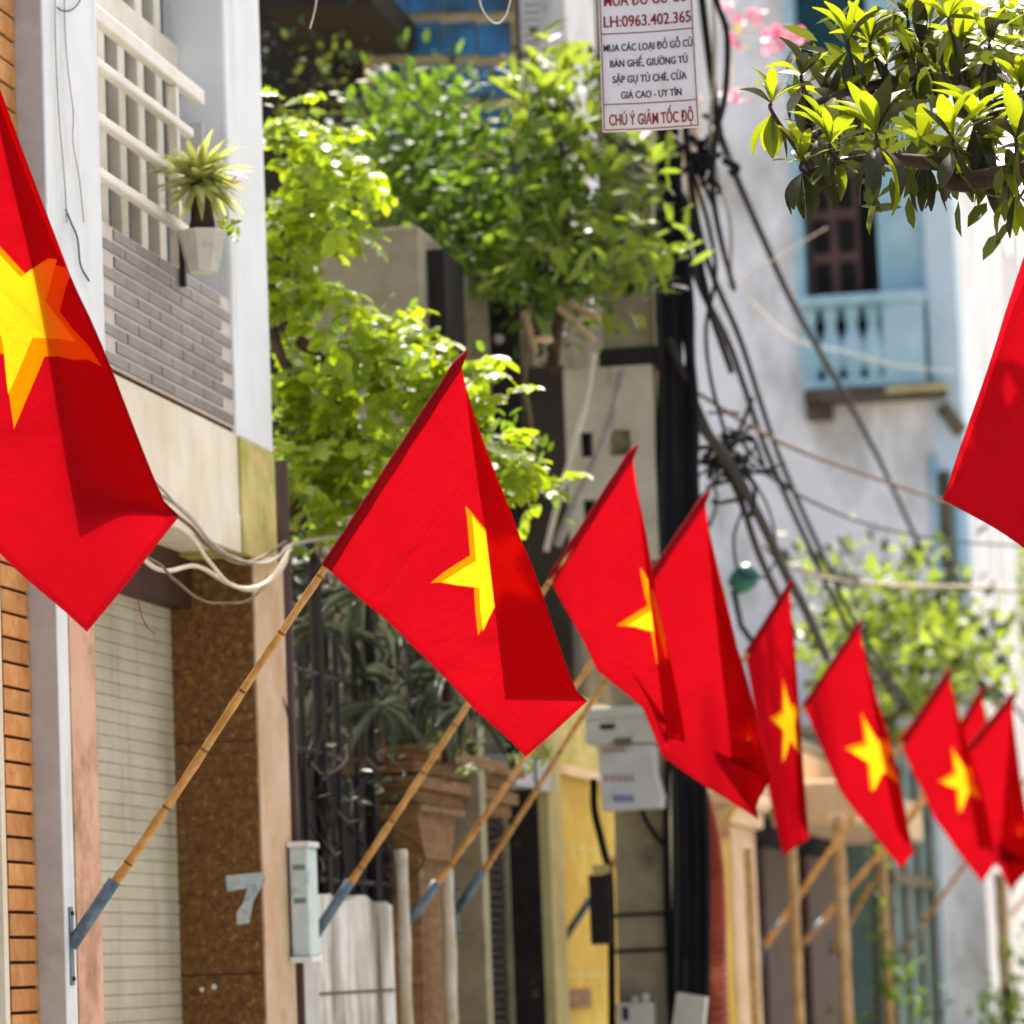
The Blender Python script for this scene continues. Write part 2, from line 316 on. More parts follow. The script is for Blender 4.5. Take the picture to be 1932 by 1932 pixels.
# ------------------------------------------------------------------ foliage helpers
def leaf_mesh(name, base, direc, nrm, length, width, m, parent, bend=.15, kind=None):
    """arrays of leaves -> one mesh of pointed 6 vertex leaves"""
    base = np.asarray(base, float); d = np.asarray(direc, float); n = np.asarray(nrm, float)
    d /= np.linalg.norm(d, axis=1)[:, None] + 1e-9
    w = np.cross(d, n); w /= np.linalg.norm(w, axis=1)[:, None] + 1e-9
    n = np.cross(w, d)
    L = np.asarray(length, float).reshape(-1, 1); W = np.asarray(width, float).reshape(-1, 1)
    v = np.stack([base, base+d*L*.33+w*W*.5+n*L*bend*.25, base+d*L*.72+w*W*.42+n*L*bend*.1, base+d*L-n*L*bend*.5,
                  base+d*L*.72-w*W*.42+n*L*bend*.1, base+d*L*.33-w*W*.5+n*L*bend*.25, base+d*L*.5-n*L*.03], 1)
    k = len(base); V = v.reshape(-1, 3)
    tri = np.array([[0,1,6],[1,2,6],[2,3,6],[3,4,6],[4,5,6],[5,0,6]])
    F = (tri[None] + (np.arange(k)*7)[:, None, None]).reshape(-1, 3)
    me = bpy.data.meshes.new(name); me.vertices.add(len(V)); me.vertices.foreach_set('co', V.ravel())
    me.loops.add(F.size); me.loops.foreach_set('vertex_index', F.ravel().astype(np.int32))
    me.polygons.add(len(F)); me.polygons.foreach_set('loop_start', np.arange(0, F.size, 3, dtype=np.int32))
    me.update(calc_edges=True); me.validate()
    o = link(name, me, m, parent)
    if kind: o['kind'] = kind
    return o
def scatter(blobs, per, clump=9, csize=.09, up=.5):
    """leaf bases in clumps inside photo-placed blobs (px,py,rx,ry,Y,dY) ; returns base, direction, normal"""
    B = []; D = []; Nn = []
    for (cx, cy, rx, ry, Y, dY) in blobs:
        k = max(3, int(per*rx*ry/900.0))
        for _ in range(k):
            a = random.uniform(0, 2*math.pi); r = math.sqrt(random.random())
            yy = Y + random.gauss(0, dY*.5)
            c = PY(cx + rx*r*math.cos(a), cy + ry*r*math.sin(a), yy)
            o = Vector((math.cos(a), random.gauss(0, .5), -math.sin(a)))*.7 + Vector((random.gauss(0,.5), random.gauss(0,.5), random.gauss(up,.5)))
            for _ in range(clump):
                g = RNG.normal(0, 1, 3)
                B.append((c.x+g[0]*csize, c.y+g[1]*csize, c.z+g[2]*csize))
                D.append((o.x+RNG.normal(0,.7), o.y+RNG.normal(0,.7), o.z+RNG.normal(0,.6)))
                Nn.append((RNG.normal(0,.5), RNG.normal(-.1,.5), 1))
    return np.array(B), np.array(D), np.array(Nn)
def pinnate(blobs, per, spine=.30, pairs=7, droop=.9):
    B = []; D = []; Nn = []
    for (cx, cy, rx, ry, Y, dY) in blobs:
        k = max(2, int(per*rx*ry/900.0))
        for _ in range(k):
            a = random.uniform(0, 2*math.pi); r = math.sqrt(random.random())
            p = PY(cx + rx*r*math.cos(a), cy + ry*r*math.sin(a), Y + random.gauss(0, dY*.5))
            az = random.uniform(0, 2*math.pi); d = Vector((math.cos(az), math.sin(az)*.8-.2, random.uniform(-.8, 1.0))).normalized()
            sp = spine*random.uniform(.6, 1.2)
            for j in range(pairs):
                st = sp/pairs; p = p + d*st; d = (d + Vector((0,0,-droop/pairs*1.3))).normalized()
                side = d.cross(Vector((0,0,1)))
                if side.length < .1: side = Vector((1,0,0))
                side.normalize(); upn = side.cross(d)
                for s_ in (-1, 1):
                    B.append(tuple(p)); v = side*s_ + d*.45 + Vector((0,0,-.25)) + Vector(RNG.normal(0,.12,3)); D.append(tuple(v)); Nn.append(tuple(upn + Vector(RNG.normal(0,.55,3))))
            B.append(tuple(p)); D.append(tuple(d)); Nn.append(tuple(upn))
    return np.array(B), np.array(D), np.array(Nn)
def lens(B, l, var=.25): return l*(1 + RNG.uniform(-var, var, len(B)))
def foliage(name, m, parent, blobs, per, leaf, wid, clump=9, csize=.09, up=.5, kind=None):
    B, D, Nn = scatter(blobs, per, clump, csize, up); l = lens(B, leaf)
    return leaf_mesh(name, B, D, Nn, l, l*wid, m, parent, kind=kind)
def branch(name, pts, r0, r1, m, parent, seg=7):
    pp = catmull(pts, 5); n = len(pp)
    return MB().tube(pp, [r0+(r1-r0)*i/(n-1) for i in range(n)], seg).build(name, m, parent, smooth=True)

# ================================================================== SETTING
tag(box('ground', M['earth'], None, -300, 300, -100, 500, -1.0, -.12), kind='structure')
tag(box('road', M['asphalt'], None, -1.75, .75, -30, 200, -.115, -.1), kind='structure')
tag(box('pavement', M['paving'], None, -3.6, -1.75, -30, 200, -.115, 0), kind='structure')
tag(box('pavement', M['paving'], None, .75, 6.0, -30, 200, -.115, 0), kind='structure')

XF = -3.6
# plain house fronts across the street (outside the picture; they shade the low sky)
for i_, (ya, yb, hh, cc) in enumerate(((-14,-4.5,8.5,'greyplaster'),(-4.4,4.5,7.5,'teapaint'),(4.6,12.8,9,'greyplaster'),(12.9,21,7.5,'skyblue'),(21.1,31,9,'roughwall'),(31.1,44,8,'greyplaster'),(44.1,66,9,'roughwall'))):
    hO = thing('facing_house', (8, (ya+yb)/2, 0), ('grey house across the street at its near end','grey green house across the street','tall grey house across the street next to a grey green one','light blue house across the street','rough white house across the street next to a light blue one','grey house across the street between two rough white ones','long rough white house across the street at its far end')[i_], 'house')
    box('wall', M[cc], hO, 6.0, 12, ya, yb, 0, hh)
    for k_ in range(3):
        yy = ya+1.4+k_*2.5
        box('window', M['dooropen'], hO, 5.97, 6.01, yy, yy+1.2, 4.2, 5.8)
    box('door', M['browndoor'], hO, 5.96, 6.01, ya+1.2, ya+4.5, 0, 2.8)
# ------------------------------------------------------------------ house with orange bricks (far left)
YB0 = PX(116, 1500).y                       # near edge of the white house
XA = PY(66, 1500, YB0).x                    # its front lies a little further back
hA = thing('brick_house', (XA-2, 9.5, 0), 'brick house front with a column of orange bricks and dark joints', 'house')
yb1 = YB0-.004; yb0 = PX(12, 1500, XA).y
box('wall', M['greyplaster'], hA, XA-4, XA-.025, 7.5, yb0-.035, 0, 6.2)
box('mortar_bed', M['joint'], hA, XA-4, XA-.012, yb0-.02, yb1, 0, 6.2)
box('trim', M['cream'], hA, XA-.2, XA+.005, yb0-.075, yb0-.03, 0, 6.2)
box('corner_bead', M['darkbrown'], hA, XA-.2, XA, yb0-.028, yb0-.012, 0, 6.2)
pitch = .0755; bw = (yb1-yb0)
bm = MB().box(-.02, .0, -bw/2+.004, bw/2-.003, -pitch/2+.005, pitch/2-.005)
b0 = bm.build('brick', M['brick'], hA, bevel=.003)
nb = int(5.4/pitch)
for i in range(nb):
    o = b0 if i == 0 else copyobj(b0, hA)
    o.location = (XA+random.uniform(-.002,.002), (yb0+yb1)/2, .4+i*pitch+pitch/2)

# ------------------------------------------------------------------ white house with number 7
hB = thing('white_house', (XF-2, 13.5, 0), 'white house with tiled balcony front, beige roller shutter and brown stone doorway', 'house')
yU1 = PX(188, 300).y; yL1 = PX(137, 1500).y; yL2 = PX(184, 1500).y
yJ = PX(492, 1500).y; yE = PX(548, 1500).y
zl = PX(500, 1050).z                         # underside of the first floor
XS = XF-.325                                 # shutter plane
yC0 = PX(434, 500).y; yC1 = PX(503, 500).y   # right upper column
ztb = PX(300, 741).z; ztt = PX(300, 482).z   # tile band bottom / top
XW = XF-.19                                  # window wall of the balcony
TOP = 6.4
box('pillar', M['white'], hB, XF-.6, XF, YB0, yL1, 0, zl, .006)
box('upper_pillar', M['white'], hB, XF-.6, XF+.003, YB0, yU1, zl, TOP, .006)
box('side_band', M['greyplaster'], hB, XF-.5, XF-.002, YB0-.006, YB0-.001, 0, TOP)
box('pillar_cladding', M['pink'], hB, XF-.24, XF+.004, yL1+.001, yL2, 0, zl-.01, .003)
box('shutter_housing', M['darkbrown'], hB, XS-.25, XS-.02, yL2, yJ+.03, 0, zl)
sp_ = .0475; k = int((zl-.16)/sp_)
sl0 = MB().poly([(0.004,0,0),(.007,0,.004),(.007,0,sp_-.006),(.003,0,sp_-.0015),(-.012,0,sp_-.0015),(-.012,0,0)], (0, yJ-yL2+.2, 0)).build('shutter_slat', M['shutter'], hB)
for i in range(k):
    o = sl0 if i == 0 else copyobj(sl0, hB)
    o.location = (XS, yL2-.2, .06+i*sp_)
box('shutter_box', M['darkbrown'], hB, XS-.02, XS+.09, yL2-.2, yJ-.022, zl-.2, zl-.004)
box('lintel', M['cream'], hB, XF-.6, XF-.01, yL2, yJ+.3, zl-.003, zl+.1)
box('stone_jamb', M['brownstone'], hB, XS-.02, XF-.006, yJ-.02, yJ, 0, zl-.004, .002)
box('pilaster', M['pilaster'], hB, XS-.1, XF, yJ+.001, yE, 0, zl-.004, .006)
pt = PX(549, 1300, XF+.01); MB().tube([(XF-.01, yE+.035, 0), (XF-.01, yE+.035, zl+.4)], .032, 10).build('downpipe', M['darkbrown'], hB, smooth=True)
box('fascia', M['cream'], hB, XF-.55, XF-.004, yU1, PX(452, 900).y, zl+.1, ztb-.01)
box('fascia_skirt', M['cream'], hB, XF-.02, XF+.0, yU1, PX(452, 900).y-.002, zl-.02, zl+.12)
box('mossy_fascia', M['moss'], hB, XF-.55, XF+.006, PX(452, 900).y+.001, yC1, zl-.02, PX(480, 840).z)
box('drip_groove', M['joint'], hB, XF-.5, XF-.012, yU1, yC0, ztb-.012, ztb+.008)
# tiled balcony front
box('balcony_front', M['grout'], hB, XF-.12, XF-.006, yU1, yC0-.002, ztb+.008, ztt)
rows = 10; cols = 6; th = (ztt-ztb-.012)/rows; tw = (yC0-yU1-.01)/cols
t0 = MB().box(-.012, -.001, -tw/2+.004, tw/2-.004, -th/2+.006, th/2-.006).build('tile', M['greytile'], hB, bevel=.002); first = True
for r in range(rows):
    for c in range(-1, cols):
        y = yU1+.005+(c+.5+(.5 if r % 2 else 0))*tw
        if y-tw/2 < yU1-.02 or y+tw/2 > yC0+.02: continue
        o = t0 if first else copyobj(t0, hB); first = False
        o.location = (XF+random.uniform(-.0015,.0015), y, ztb+.014+(r+.5)*th)
# upper column, side return, window wall
box('upper_column', M['white'], hB, XF-.5, XF+.004, yC0, yC1, PX(480,840).z+.001, TOP, .012)
box('window_wall', M['cream'], hB, XW-.4, XW-.05, yU1-.1, yC0, zl+.1, TOP)
w0, w1 = yU1-.08, yC0-.01
box('window_head', M['frame'], hB, XW-.06, XW+.02, w0, w1, PX(300, 40).z, PX(300, 40).z+.12)
nw = 7; ww = (w1-w0)/nw
for i in range(nw):
    ya = w0+i*ww
    p_ = box('window_pane', M['darkglass'], hB, XW-.05, XW-.03, ya+.02, ya+ww-.02, ztt-.1, TOP-.2)
    box('mullion', M['frame'], hB, XW-.05, XW+.012, ya-.045, ya+.045, ztt-.1, TOP-.2, .004)
    box('window_stile', M['iron'], hB, XW-.03, XW+.004, ya+.055, ya+.085, ztt-.1, TOP-.2)
    if i % 2 == 0: box('curtain', M['frame'], hB, XW-.03, XW-.022, ya+.08, ya+ww*.62, ztt-.1, TOP-.4)
for (xa, ya_, th_) in ((193, 14, .046), (186, 104, .026), (188, 208, .026), (190, 312, .026)):
    z = PX(xa, ya_).z
    yend = PX(392, 170).y if th_ > .04 else PX(372, 240).y
    box('balcony_rail', M['offwhite'], hB, XF-.05, XF-.012, yU1-.01, yend, z-th_, z+th_*.2, .006)
yp = PX(352, 400).y
box('rail_post', M['offwhite'], hB, XF-.055, XF-.02, yp-.018, yp+.018, ztt-.05, PX(193, 14).z-.05, .004)
box('rail_bracket', M['greyplaster'], hB, XF-.18, XF-.06, yC0-.12, yC0-.08, PX(193,14).z-.3, PX(193,14).z-.08)
box('stone_joint', M['darkbrown'], hB, XS-.01, XF-.008, yJ-.0212, yJ-.019, PY(420,1838,yJ).z-.004, PY(420,1838,yJ).z+.003)
box('stone_joint', M['darkbrown'], hB, XS-.01, XF-.008, yJ-.0212, yJ-.019, PY(420,1400,yJ).z-.003, PY(420,1400,yJ).z+.002)
# painted number 7 on the stone jamb
o7 = [PY(x, y, yJ-.0215) for x, y in ((426,1652),(499,1645),(501,1660),(478,1700),(470,1742),(447,1745),(446,1722),(458,1705),(467,1676),(428,1682))]
MB().poly(o7, (0, .0014, 0)).build('painted_seven', M['paint7'], hB)
tag(hB.children[-1], 'pale number 7 painted on the brown stone')
for (x, y, r) in ((404,1862,6),(381,1867,5)):
    c = PY(x, y, yJ-.021); MB().tube([c, c+Vector((0,-.0015,0))], r/560, 10).build('white_fleck', M['white'], hB)
# thin wires down the white pillar
def wire(name, pts, r, m, label, cat='cable', group=None, n=7, parent=None):
    o = MB().tube(catmull(pts, n), r, 6).build(name, m, parent, smooth=True)
    if parent is None: tag(o, label, cat, group)
    return o
pw = lambda *a: [PX(x, y, XF+.012) for x, y in a]
wire('thin_cable', pw((122,-60),(122,40),(128,130),(138,210),(138,270),(150,340),(158,420)), .0022, M['greycable'], 'thin grey wire snaking down the white pillar beside the balcony')
wire('thin_cable', pw((105,-60),(104,60),(110,200),(121,330),(126,420)), .0022, M['greycable'], 'thin pale wire hanging straight down the white pillar')
wire('thin_cable', pw((156,-30),(150,2),(134,19),(117,20),(108,14)), .0024, M['blackcable'], 'short black wire end curling at the top of the white pillar')
wire('thin_cable', pw((124,395),(134,420),(146,450),(152,500),(168,530)), .003, M['blackcable'], 'short frayed black wire on the white pillar beside the tiles')
# sign box on the pilaster
sb = thing('sign_box', (XF+.05, yE-.1, PX(530,1810).z), 'narrow pale blue plastic box fixed to the tan pilaster of the doorway', 'box')
p0 = PX(514, 1600, XF+.02); p1 = PX(562, 1812, XF+.02)
q0 = PY(522, 1700, yE-.1); q1 = PY(560, 1700, yE-.1)
zt, zb = PY(540, 1600, yE-.1).z, PY(540, 1806, yE-.1).z
xq0, xq1 = XF+.004, XF+.004+(q1.x-q0.x)
box('body', M['palebox'], sb, xq0+.006, xq1, yE-.1, yE+.06, zb, zt, .008)
box('cap', M['white'], sb, xq0, xq1+.008, yE-.115, yE+.07, zt, zt+.022, .004)
box('cap', M['white'], sb, xq0, xq1+.008, yE-.115, yE+.07, zb-.022, zb, .004)
box('blue_band', M['teapaint'], sb, xq0+.02, xq1-.01, yE-.103, yE-.1, zt-.085, zt-.065)
box('blue_band', M['teapaint'], sb, xq0+.02, xq1-.01, yE-.103, yE-.1, zt-.21, zt-.19)
# yucca in a white pot hung on the balcony
yk = PX(385, 470, XF+.12).y
pc = PX(383, 515, XF+.1)
yc = thing('potted_yucca', pc, 'spiky potted yucca in a white pot hung outside the balcony rail', 'plant')
MB().lathe(pc, [(.05,0),(.056,.006),(.083,.125),(.09,.128),(.09,.146),(.078,.146)], 8).build('pot', M['potwhite'], yc, smooth=False)
tr = pc+Vector((0,0,.13)); tt = tr+Vector((-.004,0,.19))
MB().tube([tr, tr+Vector((.004,0,.06)), tt], [.052,.042,.028], 9).build('trunk', M['bark'], yc, smooth=True)
box('pot_bracket', M['iron'], yc, XF+.0, XF+.02, pc.y+.06, pc.y+.085, pc.z-.03, pc.z+.16)
lm = bpy.data.meshes.new('leaf')
def strap(l=1.0, w=.055, segs=5):
    v = []; f = []
    for i in range(segs+1):
        t = i/segs; ww_ = w*(math.sin(math.pi*min(1, t*.9+.12)))*.5
        x = t; z = -.42*t*t
        v += [(x, -ww_, z+.012), (x, 0, z), (x, ww_, z+.012)]
    for i in range(segs):
        a = i*3; f += [(a, a+1, a+4, a+3), (a+1, a+2, a+5, a+4)]
    return v, f
lm.from_pydata(*((lambda q: (q[0], [], q[1]))(strap(1, .14)))); lm.materials.append(M['lf_yucca'])
for i in range(120):
    o = bpy.data.objects.new('leaf', lm); COL.objects.link(o); o.parent = yc; o.matrix_parent_inverse = yc.matrix_basis.inverted()
    el = random.uniform(-.5, 1.35); az = random.uniform(0, 2*math.pi)
    o.location = tt + Vector((0,0,random.uniform(-.02,.03))); o.rotation_euler = (random.uniform(-.3,.3), -el, az)
    l = random.uniform(.13, .2); o.scale = (l, l*1.3, l)
foliage('skirt_leaves', M['lf_pale'], yc, [(425,445,10,16,pc.y+.05,.06)], 30, .04, .5, clump=4, csize=.02)
foliage('pink_bloom', M['pinkfl'], yc, [(437,345,16,10,pc.y,.06)], 14, .022, .6, clump=3, csize=.01)

# ------------------------------------------------------------------ cables looping across the white house
gc = 'pale cables looping across the white house'
zb_ = lambda a, dx: [PX(x, y, XF+dx) for x, y in a]
cabs = [((-200,720),(150,870),(330,950),(430,1055),(520,1052),(546,1030),(640,1010)),
        ((-200,860),(200,1010),(300,1075),(370,1068),(430,1100),(480,1112),(530,1075),(546,1032)),
        ((-200,760),(250,930),(350,985),(400,1035),(470,1060),(540,1022)),
        ((-200,900),(250,1040),(330,1095),(375,1130),(420,1138),(480,1125),(545,1040)),
        ((-200,820),(230,960),(345,1000),(395,1060),(440,1105),(500,1100),(548,1035)),
        ((-200,700),(240,880),(340,960),(420,1040),(500,1062),(560,1020))]
labs = ['uppermost pale cable sagging over the cream band under the balcony', 'pale cable with a kink hanging in front of the shutter top',
        'dark twisted cable running along the foot of the cream band', 'lowest thin dark cable loop in front of the brown stone',
        'pale cable twisted round the others near the tan pilaster', 'thin grey cable crossing the cream band beside the flag edge']
cm = ['greycable','palecable','browncable','browncable','palecable','greycable']
for i, a in enumerate(cabs):
    wire('sagging_cable', zb_(a, .05+.012*i), (.007,.008,.007,.005,.007,.005)[i], M[cm[i]], labs[i], 'cable', gc)

# ------------------------------------------------------------------ courtyard: low white wall, iron fence, wooden post, brown shutter
y0, y1 = yE+.075, PX(752, 1800).y
zw = PX(650, 1695).z
cw = thing('courtyard_wall', (XF-.1, (y0+y1)/2, 0), 'low white courtyard wall streaked with dark mould beside the doorway pilaster', 'wall')
top = MB(); n = 14
pts = [(XF-.02, y0, 0), (XF-.02, y0, zw+.01)] + [(XF-.02, y0+(y1-y0)*i/n, zw+random.uniform(-.02,.02)) for i in range(1, n)] + [(XF-.02, y1, zw-.02), (XF-.02, y1, 0)]
top.poly(pts, (-.18, 0, 0)).build('wall', M['white_stain'], cw)
box('end_post', M['greyplaster'], cw, XF-.22, XF+.01, y0-.004, y0+.26, 0, zw+.03, .006)
box('coping_line', M['concrete_dark'], cw, XF-.02, XF-.016, y0+.35, y1-.03, PX(650,1872).z-.008, PX(650,1872).z+.004)
# iron fence with dark boards
fe = thing('iron_fence', (XF-.12, (y0+y1)/2, zw), 'black iron fence with dark boards on top of the white courtyard wall', 'fence')
yf1 = PX(900, 1400, XF-.12).y; zft = PX(640, 1420, XF-.12).z
npan = 6
for i in range(npan):
    ya = y0+(yf1-y0)*i/npan; yb = y0+(yf1-y0)*(i+1)/npan
    box('dark_board', M['darkpanel'], fe, XF-.16+random.uniform(-.01,.01), XF-.135, ya, yb-.012, zw-.02, zft-random.uniform(0,.1))
for i in range(15):
    ya = y0+.05+(yf1-y0-.1)*i/14
    hgt = zft+random.uniform(.28,.6) if i % 3 else zft+.75
    tl_ = random.uniform(-.05,.05); MB().tube([(XF-.11, ya, zw-.05), (XF-.11, ya+tl_, hgt), (XF-.11, ya+tl_, hgt+.05)], [.014 if i % 3 else .028]*2+[.003], 6).build('bar', M['iron'], fe)
for z in (zw+.08, zft-.02, zft+.3): MB().tube([(XF-.11, y0, z), (XF-.11, yf1, z)], .012, 6).build('rail', M['iron'], fe)
for i in range(12):
    a = Vector((XF-.09, random.uniform(y0, yf1), random.uniform(zw, zft))); b = a+Vector((.01, random.uniform(.1,.5), random.uniform(-.05,.05)))
    MB().tube([a, (a+b)/2+Vector((0,0,-.03)), b], .004, 4).build('wire_scrap', M['browncable'], fe)
for i in range(40):
    a = Vector((XF-.08+random.uniform(-.03,.06), random.uniform(y0, yf1), random.uniform(zw-.05, zft+.05))); b = a+Vector((random.gauss(0,.04), random.gauss(0,.25), random.uniform(.05,.4)))
    branch('dry_stem', [a, (a+b)/2+Vector(RNG.normal(0,.05,3)), b], .007, .003, M[random.choice(('bark','iron','barkgrey','iron'))], fe, 5)
foliage('dead_leaves', M['lf_dark'], fe, [(640,1500,80,60,16.2,.5),(760,1440,60,30,17,.4),(620,1420,60,20,16,.4)], 1.6, .05, .4, clump=5, csize=.05)
# wooden post with capital and cornice
wp = thing('wooden_post', (XF-.1, PX(820,1700).y, 0), 'brown timber post with moulded capital under a wooden cornice', 'post')
ya, yb = PX(792, 1800).y, PX(850, 1800).y; ym = (ya+yb)/2
zc = PX(800, 1535).z
box('shaft', M['wood'], wp, XF-.28, XF+.0, ya+.05, yb-.05, 0, zc-.18)
MB().poly([(XF-.3, ya+.05, zc-.2), (XF-.3, ya-.1, zc), (XF-.3, yb+.1, zc), (XF-.3, yb-.05, zc-.2)], (.33, 0, 0)).build('capital', M['wood'], wp)
box('abacus', M['wood'], wp, XF-.32, XF+.06, ya-.16, yb+.16, zc, zc+.03)
yk0, yk1 = PX(770, 1480).y, PX(955, 1480).y
for i, (dz, dx) in enumerate(((.04,.02),(.10,.06),(.17,.03),(.23,.10))):
    box('cornice', M['wood'], wp, XF-.4, XF+dx, yk0, yk1, zc+dz, zc+dz+.058, .006)
# white lintel slab + brown shutter house
sh = thing('brown_shutter_house', (XF-1.5, PX(960,1700).y, 0), 'low house with a dark brown roller shutter and pale lintel', 'house')
s0, s1 = PX(858, 1700).y, PX(1032, 1700).y
box('jamb', M['wood'], sh, XF-.5, XF-.08, s0, PX(893, 1700).y, 0, PX(950,1470).z)
sz = PX(980, 1490).z; sp2 = .042; kk = int(sz/sp2); ys0 = PX(893,1700).y
d0 = MB().poly([(0,0,0),(.010,0,.010),(.010,0,sp2-.012),(-.01,0,sp2-.003),(-.01,0,0)], (0, s1-ys0, 0)).build('shutter_slat', M['dshutter'], sh)
for i in range(kk):
    o = d0 if i == 0 else copyobj(d0, sh)
    o.location = (XF-.12, ys0, .02+i*sp2)
box('back', M['dooropen'], sh, XF-3, XF-.14, s0, s1, 0, sz+.1)
box('lintel', M['greyplaster'], sh, XF-.6, XF+.05, PX(955,1450).y, s1+.02, sz+.01, PX(1000,1435).z, .006)
box('roof_slab', M['concrete_dark'], sh, XF-4, XF-.1, s0, s1, sz+.16, sz+.3)
# yellow house
yh = thing('yellow_house', (XF-2, 23, 0), 'yellow plastered house front with pale yellow corner trim', 'house')
t0_, t1_ = PX(1032,1700).y+.002, PX(1057,1700).y
zy = PX(1100,1452).z
box('corner_trim', M['paleyellow'], yh, XF-.4, XF+.03, t0_, t1_, 0, PX(1045,1330).z, .006)
box('wall', M['yellow'], yh, XF-4, XF, t1_+.002, 27.2, 0, zy-.06)
box('cornice', M['awning'], yh, XF-.3, XF+.03, t1_+.004, 24.5, zy-.055, zy)
box('upper_wall', M['moss'], yh, XF-4, XF-.06, t1_+.002, 27.2, zy+.002, PX(1080,1300).z)
pp_ = PX(1090, 1884, XF+.006); box('name_plate', M['wood'], yh, XF+.001, XF+.012, PX(1072,1884).y, PX(1112,1884).y, PX(1090,1902).z, PX(1090,1866).z)
for z in (PX(1090,1840).z, PX(1090,1600).z): box('wall_groove', M['moss'], yh, XF-.01, XF+.0025, t1_+.01, 24.3, z-.008, z+.008)

# ------------------------------------------------------------------ house behind the courtyard
hD = thing('rear_house', (-7, 24, 0), 'shaded rear house with blue paned window and yellow bars above the courtyard', 'house')
def facade(name, m, parent, px0, py0, px1, py1, Y, depth, zmin=None, bevel=0):
    """block whose camera-side face at y=Y spans the photo rectangle"""
    pm = (py0+py1)/2; xm = (px0+px1)/2
    a = PY(px0, pm, Y).x; b = PY(px1, pm, Y).x; z1 = PY(xm, py0, Y).z; z0 = PY(xm, py1, Y).z if zmin is None else zmin
    return box(name, m, parent, a, b, Y, Y+depth, z0, z1, bevel)
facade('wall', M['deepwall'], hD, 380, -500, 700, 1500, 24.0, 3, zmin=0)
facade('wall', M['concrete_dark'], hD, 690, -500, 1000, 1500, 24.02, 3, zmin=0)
facade('wall', M['roughwall'], hD, 976, -500, 1062, 330, 23.9, 3)
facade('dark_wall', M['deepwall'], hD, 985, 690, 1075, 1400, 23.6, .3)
facade('ceiling_slab', M['deepwall'], hD, 500, -40, 700, 12, 22.6, 1.4)  # dark shade tone keeps the slab from looking lit
wfr = facade('window_frame', M['yframe'], hD, 686, -60, 975, 300, 23.93, .08)
for r in range(4):
    for c in range(4):
        x0 = 702+c*66; y0_ = -40+r*82
        facade('window_pane', M['bluepane'], wfr, x0+2, y0_, x0+63, y0_+62, 23.90, .05)
for k_ in range(9):
    facade('louvre', M['greyplaster'], hD, 985, -30+k_*14, 1020, -21+k_*14, 23.8, .06)
# concrete water tower block and dark boards behind the tree
cb = thing('concrete_block', (-4.2, 19.4, 0), 'weathered grey concrete stair block behind the bright green tree', 'block')
facade('block', M['concrete'], cb, 590, 432, 803, 1300, 19.0, .9, zmin=0, bevel=.01)
facade('side_panel', M['darkpanel'], cb, 806, 470, 852, 1300, 19.2, .5, zmin=0)
db = thing('tin_sheet', (-3.8, 20.2, 0), 'dark grey metal sheets with pale streaks leaning behind the tree', 'sheet')
for i, (x0, x1, y0_, mm) in enumerate(((852,896,520,'concrete'),(898,934,560,'concrete'),(936,992,568,'darkpanel'))):
    facade('sheet', M[mm], db, x0, y0_, x1, 1350, 20.2+.06*i, .03, zmin=0)
c = PY(942, 640, 20.25); MB().tube([c, c+Vector((0,-.02,0))], .025, 10).build('bolt', M['greycable'], db)

# ------------------------------------------------------------------ pole with cables
YP = 21.0
up_ = thing('utility_pole', PY(1205, 1900, YP).xyz*Vector((1,1,0)) if False else Vector((PY(1205,1900,YP).x, YP, 0)), 'precast concrete utility pole wrapped in black cables beside the yellow house', 'utility pole')
xa, xb = PY(1150,1700,YP).x, PY(1258,1700,YP).x
za = PY(1190, -250, YP).z
pv = [(xa, YP, 0), (xb, YP, 0), (PY(1236,400,YP).x, YP, za), (PY(1142,400,YP).x, YP, za)]
MB().poly(pv, (0, .28, 0)).build('shaft', M['concrete'], up_)
# perforated crossarm plate: built as strips so that its holes are real openings
xs = [PY(x, 840, YP-.06).x for x in (1068, 1095, 1122, 1150, 1190, 1235)]
zs = [PY(1150, y, YP-.06).z for y in (1060, 980, 940, 860, 812, 692)]
pm_ = MB()
for i in range(5):
    for j in range(5):
        if i in (1, 3) and j in (1, 3): continue
        pm_.box(xs[i], xs[i+1], YP-.06, YP-.012, zs[j], zs[j+1])
pm_.build('perforated_plate', M['plate'], up_)
box('plate_back', M['dooropen'], up_, xs[0]+.005, xa, YP-.006, YP+.05, zs[0], zs[-1]-.01)
facade('steel_band', M['iron'], up_, 1130, 655, 1262, 690, YP-.02, .34)
# cables bundled on the right of the pole
for i in range(14):
    f = i/13
    pts = [PY(1240+f*26+random.uniform(-10,10), -80, YP-.02), PY(1242+f*30, 260, YP-.04), PY(1240+f*62+random.uniform(-14,14), 560, YP-.05), PY(1244+f*66, 760, YP-.03),
           PY(1240+f*74+random.uniform(-14,14), 1000, YP-.04), PY(1262+f*50, 1300, YP-.03), PY(1268+f*52+random.uniform(-16,16), 1600, YP-.05), PY(1270+f*56+random.uniform(-8,8), 2000, YP-.04)]
    MB().tube(catmull(pts, 6), random.choice((.012,.018,.026)), 7).build('bundled_cable', M['blackcable' if i not in (2,6) else 'iron'], up_, smooth=True)
pts = [PY(1120+8*0,1470,YP-.1), PY(1122,1530,YP-.12), PY(1138,1600,YP-.1), PY(1152,1680,YP-.06), PY(1155,1960,YP-.04)]
MB().tube(catmull(pts,6), .02, 7).build('bundled_cable', M['blackcable'], up_, smooth=True)
pts = [PY(1205,1500,YP-.03), PY(1215,1540,YP-.04), PY(1240,1580,YP-.03), PY(1262,1600,YP-.03)]
MB().tube(catmull(pts,6), .012, 6).build('bundled_cable', M['blackcable'], up_, smooth=True)
